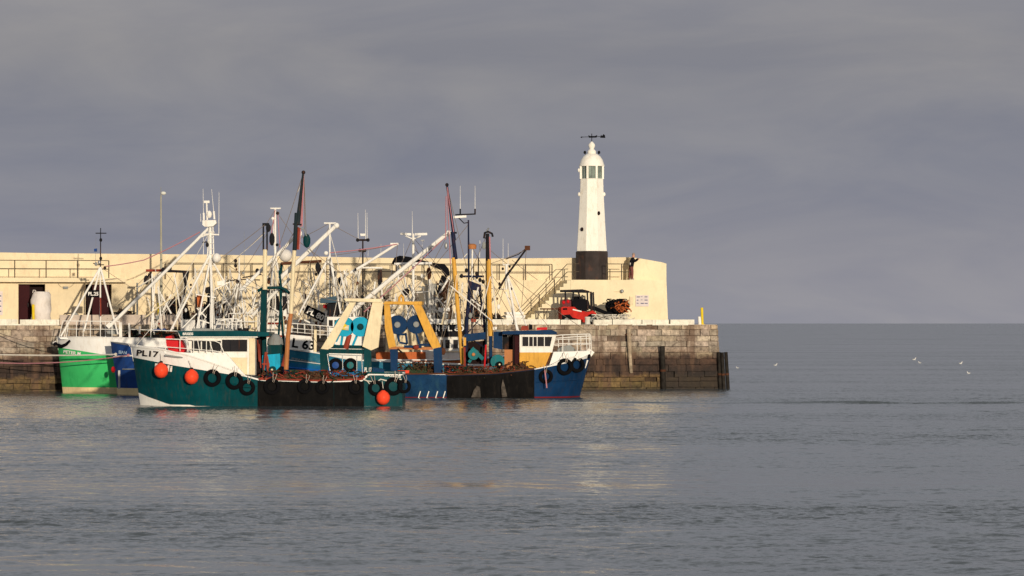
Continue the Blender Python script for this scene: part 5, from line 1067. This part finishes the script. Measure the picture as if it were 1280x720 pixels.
Wb.tube('gallows_beam', 'white', [(493, 330, 0), (540, 329, 0)], .09); 
for a, b in (((536.5, 331), (538, 405)), ((502, 331), (512, 380)), ((497, 332), (498, 350)), ((562, 346), (528, 402)), ((503, 356), (512, 400)), ((537, 378), (555, 401)), ((538, 395), (528, 378))): Wb.tube('gallows_leg', 'white', [(*a, .1), (*b, -.2)], .065)
Wb.tube('gallows_leg', 'white', [(511, 356, -.4), (518, 372, -.4), (507, 400, -.4)], .07); block(Wb, 508, 365, -.5, 'dark', .18, 1.2); block(Wb, 536, 342, 0, 'brown', .16, 2.4)
for a, b in (((520, 366), (538, 364)), ((538, 386), (560, 392)), ((515, 398), (538, 396)), ((545, 372), (562, 388))): Wb.tube('handrail', 'white', [(*a, -.6), (*b, -.6)], .03)
for i in range(26):
    rr = random.Random(i + 70); x = rr.uniform(468, 570); y = rr.uniform(352, 402); 
    Wb.bar('fitting', rr.choice(['white', 'brown', 'grey', 'dark', 'concrete', 'white']), (x, y, rr.uniform(-.8, .8)), (x + rr.uniform(-5, 9), y + rr.uniform(-7, 6), rr.uniform(-.8, .8)), rr.uniform(.05, .16), .08)
Wb.wires([((516, 296, 0), (470, 400, 0)), ((516, 296, 0), (560, 346, 0)), ((516, 300, 0), (556, 400, .2)), ((536, 331, 0), (560, 392, 0)), ((540, 330, 0), (580, 395, 0)), ((497, 335, 0), (520, 400, 0)), ((515, 330, 0), (538, 330, .4)), ((566, 370, 0), (596, 400, 0)), ((516, 310, 0), (620, 398, 0))], 'wire', .014)
Wb.wires([((534, 340, 0), (500, 395, 0)), ((538, 350, 0), (560, 395, 0)), ((499, 350, 0), (527, 398, 0)), ((520, 345, 0), (482, 400, 0))], 'wirew', .02)

# black lorry crane arm on the quay
t = thing('crane', 'black folding crane arm arching above the ochre gantry on the quay', 'crane', WZ(550, QZ, 1.6))
cq = lambda x, y: W(x, y, 1.6)
def plate_q(pts, d, th): return MB().prism([W(x, y, d) for x, y in pts], PN * th)
plate_q([(490.5, 329), (494, 322), (500, 319.5), (512, 321), (531, 326), (531, 331), (513, 332), (494, 331)], 1.4, .35).build('boom', 'black', t)
plate_q([(539, 328), (556, 330.5), (561, 336), (562.5, 344), (558, 346), (553, 338), (540, 332.5)], 1.4, .35).build('boom', 'black', t)
plate_q([(553, 344), (559, 346), (553, 365), (547, 366)], 1.4, .35).build('jib', 'black', t); MB().tube(cq(549, 362), WZ(549, QZ, 1.6), .14, .18).build('column', 'dark', t)
MB().tube(cq(530, 328), cq(541, 330.5), .11).build('elbow_ram', 'dark', t); MB().tube(cq(497, 330), cq(496.5, 345), .1).build('hook_block', 'dark', t); MB().tube(cq(500, 325), cq(512, 323.5), .06).build('ram', 'steel', t)
MB().box(WZ(549, QZ + .12, 1.6), (1.6, 1.2, .2), PANG).build('base_frame', 'dark', t)

# ================= green boat =================
G = Boat('fishing_boat', 'bright green and white boat with name on its bow, moored leftmost by the quay wall', 188.9, 2.1, 71, 300,
         [(71, 421.5), (140, 422), (212, 423.5), (222, 438), (300, 444)], .42)
gl = lambda px: min(G.zof(px, interp([(71, 434.5), (100, 438.5), (140, 445), (300, 458)], px)), G.ztop(px) - .05)
G.bands([('boot_stripe', 'bootcream', lambda x: G.zb, lambda x: .34), ('hull', 'green', lambda x: .34, gl), ('bulwark', 'whitehull', gl, lambda x: G.ztop(x))])
G.cap('white', .035)
G.plate('whaleback_deck', 'whitehull', [(74, 421.6), (212, 423.6), (212, 426), (76, 424)], -1.2, 2.4)
G.text('PETER M', (79, 441.4), (100.5, 444.2), 4.0, 'white')
MB().path([G.pt(x, G.zof(x, y), -1, .06) for x, y in ((72.5, 432), (76, 433), (82, 430.5), (87, 426))], .13, .07, 8).ball(P(69.5, 430.5, 188.6), .15, 10).build('bow_fender', 'black', G.root)
G.tube('bow_roller', 'white', [(66.8, 430, 0), (71, 428, 0)], .14)
railset(G, 'rail', 'white', [(78.5, 401.2), (150, 401.8)], lambda x: 421.5, [(78.5, 74), (84, 80.5), 95.5, 113, 125.5, 140, ], dy=-1.0, mids=(.5,))
railset(G, 'rail', 'white', [(78.5, 401.2), (150, 401.8)], lambda x: 421.5, [(86, 83), 104, 132], dy=1.0, mids=(.5,))
railset(G, 'rail', 'white', [(161, 411.5), (190, 412.7), (226, 414)], lambda x: 423.5, [162, 188.5, (222, 226)], dy=-1.5, mids=())
G.bar('samson_post', 'white', (150.5, 403, -.6), (151, 421.5, -.6), .17, .17); G.bar('samson_post', 'white', (161.5, 404, -.6), (162, 421.5, -.6), .1, .1); G.bar('rail_plate', 'white', (174.5, 408, -1.52), (174.5, 417.5, -1.52), .1, .04)
ap = (125.5, 334, 0)
for a in ((76, 420.5, -1.1), (105, 414, -.5), (147.5, 418, -1.2)): G.tube('mast_leg', 'white', [ap, a], .075, .06)
G.tube('mast', 'white', [(125.3, 334, .1), (125.6, 411, .3)], .055)
G.tube('mast', 'dark', [(125.6, 334, 0), (125.8, 285, 0)], .045, .03); G.tube('yardarm', 'dark', [(119.5, 291.5, 0), (133, 291.5, 0)], .035); G.tube('yardarm', 'dark', [(116.5, 329, 0), (122, 331, 0), (130, 331, 0)], .035)
whip(G, (119.3, 330, 0), (120, 296, 0), .02, 'grey'); G.plate('masthead_lamp', 'blue', [(117.5, 311), (121, 310.5), (121, 314.5), (117.5, 314.5)], -.1, .15)
for p_, m_ in (((126, 300), 'dark'), ((126, 323), 'dark'), ((124, 328), 'steel'), ((131, 335), 'dark'), ((120, 330), 'grey')): block(G, *p_, -.1, m_, .09, 1.3)
G.plate('number_board', 'black', [(109, 362.5), (124, 362.5), (124, 371.5), (109, 371.5)], -.35, .06); G.text('PL.25', (110.3, 369.5), (123, 369.5), 4.6, 'white', -.38)
G.tube('red_hose', 'rustred', [(125.5, 372, -.05), (126, 395, -.05)], .05)
G.plate('capstan', 'grey', [(133, 411), (137, 406), (144, 407), (147, 414), (146, 418), (134, 417)], -.4, .8)
G.tube('derrick_boom', 'white', [(137, 407.5, -1.0), (200, 346, -1.0), (262.5, 283.5, -1.0)], .12, .1); G.bar('boom_foot', 'white', (134.5, 409, -1), (139, 404.5, -1), .26, .26)
G.tube('gallows_beam', 'rustred', [(182.5, 338.2, .3), (206, 338, .3)], .09); G.tube('gallows_beam', 'dark', [(206, 338.4, .3), (236, 340, .3)], .09)
for pts in (((188, 340), (191, 367)), ((187, 342), (183.5, 352)), ((233, 341), (232, 356), (229, 372))): G.tube('gallows_bracket', 'dark', [(*p, .3) for p in pts], .09, .07)
block(G, 182.8, 350, .3, 'dark', .16, 1.8); block(G, 205, 337, -.8, 'dark', .18, .8); G.plate('gallows_bracket', 'dark', [(228, 340), (236, 340), (234, 350), (230, 356)], .2, .3)
for a, b in (((190, 342), (192.5, 418)), ((197, 360), (214, 392)), ((214, 368), (203, 390)), ((228, 369), (227, 405)), ((194, 345), (189, 415))): G.tube('gallows_leg', 'white', [(*a, .1), (*b, 0)], .06)
G.wires([((125.5, 336, 0), (72, 421, 0)), ((183, 345, .3), (140, 385, 0)), ((200, 350, 0), (235, 385, 0)), ((233, 350, .3), (210, 385, 0)), ((190, 340, .3), (150, 402, -1)), ((215, 345, 0), (180, 400, 0)), ((206, 340, 0), (240, 380, 0)), ((126, 334, 0), (250, 412, 0))], 'wire', .013)
G.wires([((132, 333, 0), (180, 325, 0)), ((180, 325, 0), (250, 290, -.5)), ((262, 285, -1), (205, 340, -.8))], 'bluerope', .03, 'hoist_rope')
heap(G, 150, 225, 411, 424, .6, 1.0, 81, 'dark net and gear heap on the green boat foredeck behind its white rail', ['netblack', 'brown', 'netgreen'], 30)
G.plate('hatch_cover', 'blue', [(190, 411.5), (206, 410.5), (207, 413.5), (191, 413.8)], -.6, .8)
# aft gear
G.plate('wheelhouse', 'white', [(226, 400), (296, 400), (296, 440), (226, 438)], -.9, 2.2)

# ================= royal blue boat =================
Bb = Boat('fishing_boat', 'royal blue boat with cream waterline squeezed between the green and teal bows', 184.2, 1.75, 138.5, 342,
          [(138.5, 427.5), (166, 432.5), (220, 443), (342, 448)], .48)
Bb.bands([('boot_stripe', 'bootcream', lambda x: Bb.zb, lambda x: .38), ('hull', 'blue', lambda x: .38, lambda x: Bb.ztop(x) - .02), ('rail_band', 'blue', lambda x: Bb.ztop(x) - .02, lambda x: Bb.ztop(x))])
Bb.cap('steel', .035)
MB().path([Bb.pt(x, Bb.zof(x, 446 - (x - 140) * .06), -1, .03) for x in np.linspace(140, 200, 10)], .045, n=5).build('rubbing_strake', 'whitehull', Bb.root)
MB().path([Bb.pt(x, Bb.zof(x, 461.5), -1, .03) for x in np.linspace(150, 200, 10)], .035, n=5).build('rubbing_strake', 'grey', Bb.root)
Bb.text('SIAN', (148, 442), (158, 443), 4, mat('pale blue lettering paint', (.45, .6, .75), .5))
Bb.bar('fender_post', 'steel', (149, 463, -.9), (149, 486, -.9), .12, .06); MB().ball(Bb.q(141.5, 462, -.45), .12, sz=1.5).build('small_fender', 'red', Bb.root)
Bb.plate('wheelhouse', 'white', [(329, 366), (361, 366), (364, 400), (364, 440), (325, 440), (327, 398)], .2, 1.5)
for pts in ([(337, 370), (343, 370), (343, 387), (336, 387)], [(345, 370), (350, 370), (350, 388), (345, 388)], [(353, 370), (358, 370), (359.5, 384), (355, 388), (353.5, 388)]):
    Bb.plate('pane', 'glass', pts, .16, .035)
Bb.plate('roof', 'dark', [(327, 362.5), (362, 362.5), (363, 365.9), (326, 365.9)], .1, 1.7)
for y in (395, 403, 411, 419): Bb.plate('hull_panel', 'rustred' if y in (403, 419) else 'grey', [(333, y), (356, y), (356, y + 2.5), (333, y + 2.5)], .16, .035)
Bb.tube('mast', 'white', [(344, 362, .6), (344, 261, .6)], .09, .07); Bb.tube('yardarm', 'white', [(338, 260.5, .6), (351, 260.5, .6)], .055); Bb.tube('mast', 'white', [(344, 330, .6), (341, 274, .6)], .03)
block(Bb, 347, 266.5, .5, 'dark', .1, 1); block(Bb, 341, 273, .5, 'white', .09, 1); block(Bb, 346.5, 306, .5, 'dark', .09, 1)
for a in ((337, 361, 0), (352, 361, 0), (330, 365, .8)): Bb.tube('mast_leg', 'white', [(344, 318, .6), a], .06)
MB().ball(Bb.q(357, 319.5, .4), .37, 20, sz=1.0).build('radome', mat('pearl radome', (.72, .68, .62), .4), Bb.root); Bb.tube('radome_bracket', 'brown', [(351, 329, .4), (364, 328, .4)], .06); Bb.tube('radome_bracket', 'tealdk', [(352, 330, .4), (349, 362, .4)], .1)
Bb.tube('mast', 'white', [(299, 345, 0), (299, 322, 0)], .05); whip(Bb, (305.3, 345, 0), (305.3, 289, 0), .025, 'grey')
for a in ((289, 415, -.4), (307, 414, -.4), (300, 415, .6), (282, 395, .4)): Bb.tube('mast_leg', 'white', [(299, 345, 0), a], .06)
for p_ in ((294.5, 326), (294.5, 332), (297, 352)): block(Bb, *p_, -.1, 'dark', .1, 1.2)
Bb.tube('crossarm', 'dark', [(280, 352, .2), (300, 349, .2), (325, 350, .2)], .04); Bb.tube('crossarm', 'dark', [(303, 347, .2), (327, 343, .2)], .04)
for a, b in (((301, 400), (330, 372)), ((313, 396), (320, 368)), ((288, 402), (318, 402)), ((296, 380), (316, 398)), ((270, 385), (292, 370)), ((275, 362), (296, 396)), ((283, 345), (275, 395))): Bb.tube('frame_tube', 'white', [(*a, 0), (*b, 0)], .05)
Bb.plate('deck_locker', 'cream', [(303, 396), (324, 396), (324, 415), (303, 415)], .2, .8); Bb.plate('deck_locker', 'steel', [(268, 398), (286, 398), (286, 402), (268, 402)], .2, .8)
railset(Bb, 'rail', 'white', [(286, 392), (322, 391)], lambda x: 412, [286, 295, 309, 322], dy=-.8, mids=(.5,))
for i in range(18):
    rr = random.Random(i + 170); x = rr.uniform(290, 366); y = rr.uniform(370, 412)
    Bb.bar('fitting', rr.choice(['white', 'brown', 'grey', 'cream', 'concrete']), (x, y, rr.uniform(-.8, .8)), (x + rr.uniform(-5, 7), y + rr.uniform(-6, 6), rr.uniform(-.8, .8)), rr.uniform(.04, .12), .06)
Bb.wires([((344, 262, .6), (331, 283, .2)), ((344, 262, .6), (371, 300, .2)), ((344, 275, .6), (300, 345, .2)), ((331, 290, .2), (285, 332, .2)), ((299, 345, 0), (262, 400, 0)), ((299, 345, 0), (330, 400, 0)), ((310, 345, 0), (290, 400, 0)), ((344, 318, .6), (316, 400, 0))], 'wire', .014)
Bb.wires([((331, 291, .2), (296, 322, .2)), ((344, 320, .5), (315, 400, 0)), ((299, 350, 0), (321, 395, 0)), ((340, 330, .5), (371, 372, .3))], 'wirew', .02)
Bb.wires([((344, 262, .55), (337, 305, .5)), ((347, 265, .55), (350, 310, .5))], 'bluerope', .025, 'hoist_rope')

def tangle(bt, x0, x1, y0, y1, k, seed):
    rr = random.Random(seed)
    for i in range(k):
        x = rr.uniform(x0, x1); y = rr.uniform(y0, (y0 + y1) / 2); w_ = rr.gauss(0, 9 if x1 - x0 < 40 else 16); h_ = rr.uniform(14, y1 - y0 - 5)
        dy = rr.uniform(-.9, .9); m = rr.choice(['wirew', 'wirew', 'white', 'wire', 'wire', 'cream']); rad = rr.choice([.014, .018, .03, .045]) if m != 'wire' else .014
        p0, p1 = bt.q(x, y, dy), bt.q(x + w_, min(y + h_, y1), dy + rr.uniform(-.5, .5)); sg = rr.uniform(0, .12) if rad < .02 else 0
        MB().path([p0, lin(p0, p1, .5) - V((0, 0, sg)), p1], rad, n=5).build('rigging_wire' if rad < .025 else 'strut', m, bt.root)
    for i in range(k // 3):
        block(bt, rr.uniform(x0, x1), rr.uniform(y0, y1), rr.uniform(-.6, .6), rr.choice(['dark', 'brown', 'white', 'grey', 'dark']), rr.uniform(.05, .12), rr.uniform(.9, 1.8))
    for i in range(k // 3):
        x = rr.uniform(x0, x1); y = rr.uniform(y1 - 22, y1); w_ = rr.uniform(2, 7); h_ = rr.uniform(1.5, 5)
        bt.plate('deck_fitting', rr.choice(['white', 'brown', 'grey', 'concrete', 'dark', 'cream', 'rustred', 'steel']), [(x, y), (x + w_, y + rr.uniform(-1, 1)), (x + w_ - 1, y + h_), (x, y + h_)], rr.uniform(-.8, .6), rr.uniform(.2, .5))
tangle(G, 180, 290, 335, 412, 34, 5); tangle(Bb, 262, 345, 335, 418, 52, 6); tangle(Bb, 340, 362, 330, 418, 18, 9); tangle(Lb, 418, 448, 335, 408, 30, 7); tangle(Wb, 372, 418, 325, 412, 34, 19); tangle(Wb, 440, 600, 330, 412, 60, 8); tangle(Nv, 560, 640, 330, 418, 26, 12)

# ================= mooring lines to the quay at left =================
def rope(lab, a, b, sag, r=.03, m='rope'):
    t = thing('mooring_rope', lab, 'rope', a); pts = []
    for i in range(17):
        u = i / 16; p = lin(a, b, u); p.z -= sag * 4 * u * (1 - u); pts.append(p)
    MB().path(pts, r, n=5).build('strand', m, t)
    MB().path([b + V((.06 * cos(k), .0, .06 * sin(k))) for k in np.linspace(0, 6, 9)], r * .8, n=4).build('eye_splice', m, t)
rope('pale mooring rope sagging from the green bow towards the left edge, upper line', W(-60, 441, -.2), Bb.pt(143, Bb.zof(143, 443), -1, .1), .10, .04)
rope('pinkish mooring rope running below the upper line past the green bow', W(-60, 449, -.2), Bb.pt(160, Bb.zof(160, 444), -1, .12), .35, .03, 'bluerope')
rope('brown mooring rope from the quay top at left down to the green stem', WZ(-30, 4.1, -.1), G.pt(74, G.zof(74, 433), -1, .1), .25, .025, 'wire')

# ================= gulls resting on the sea =================
def gull_proto():
    t = thing('gull', 'x', 'gull', (0, 0, 0), 'white gulls floating on the open sea')
    mb = MB(); mb.lathe((0, 0, 0), [(.0, -.24), (.05, -.18), (.10, -.05), (.105, .05), (.07, .16), (.03, .22)], 12)
    vs = mb.v[:]; mb.v = [V((v.z, v.y, v.x * .8 + .07 + (.06 * max(0, -v.z - .1) * 3))) for v in vs]
    mb.path([(.15, 0, .1), (.2, 0, .2), (.22, 0, .25)], .05, .04, 8).ball((.23, 0, .27), .055, 10)
    b = mb.build('body', 'feather', t); MB().path([(.27, 0, .265), (.345, 0, .25)], .018, .006, 6).build('beak', 'beak', t)
    for s in (-1, 1): MB().prism([(.1, s * .085, .13), (-.05, s * .1, .15), (-.3, s * .03, .13), (-.08, s * .1, .08)], (0, s * .02, 0)).build('wing', 'grey', t)
    return t
GU = gull_proto()
for i, (x, y, rz, lab) in enumerate(((1142.5, 449, .3, 'white gull, left and brighter one of the closest pair on the sea'), (1150, 453.2, 2.8, 'white gull just right and below the brightest one'), (1200.5, 454, .2, 'white gull alone farthest to the right on the sea, above another'), (1211, 466.2, 3.0, 'white gull lowest of those at the right of the sea'), (969, 456.2, 0, 'white gull on the sea midway between the pier end and the other gulls'), (922, 459.5, 2.9, 'faint white gull on the sea closest to the pier end'))):
    Yg = CH * F / (y + 1.2 - HY); p = P(x, HY, Yg); p.z = .03
    if i == 0: o = GU; o.location = p; o['label'] = lab
    else: o = copy_tree(GU, p, lab)
    s_ = (.85, .6, .75, .55, .7, .5)[i]; o.scale = (s_,) * 3; o.rotation_euler = (0, 0, rz)
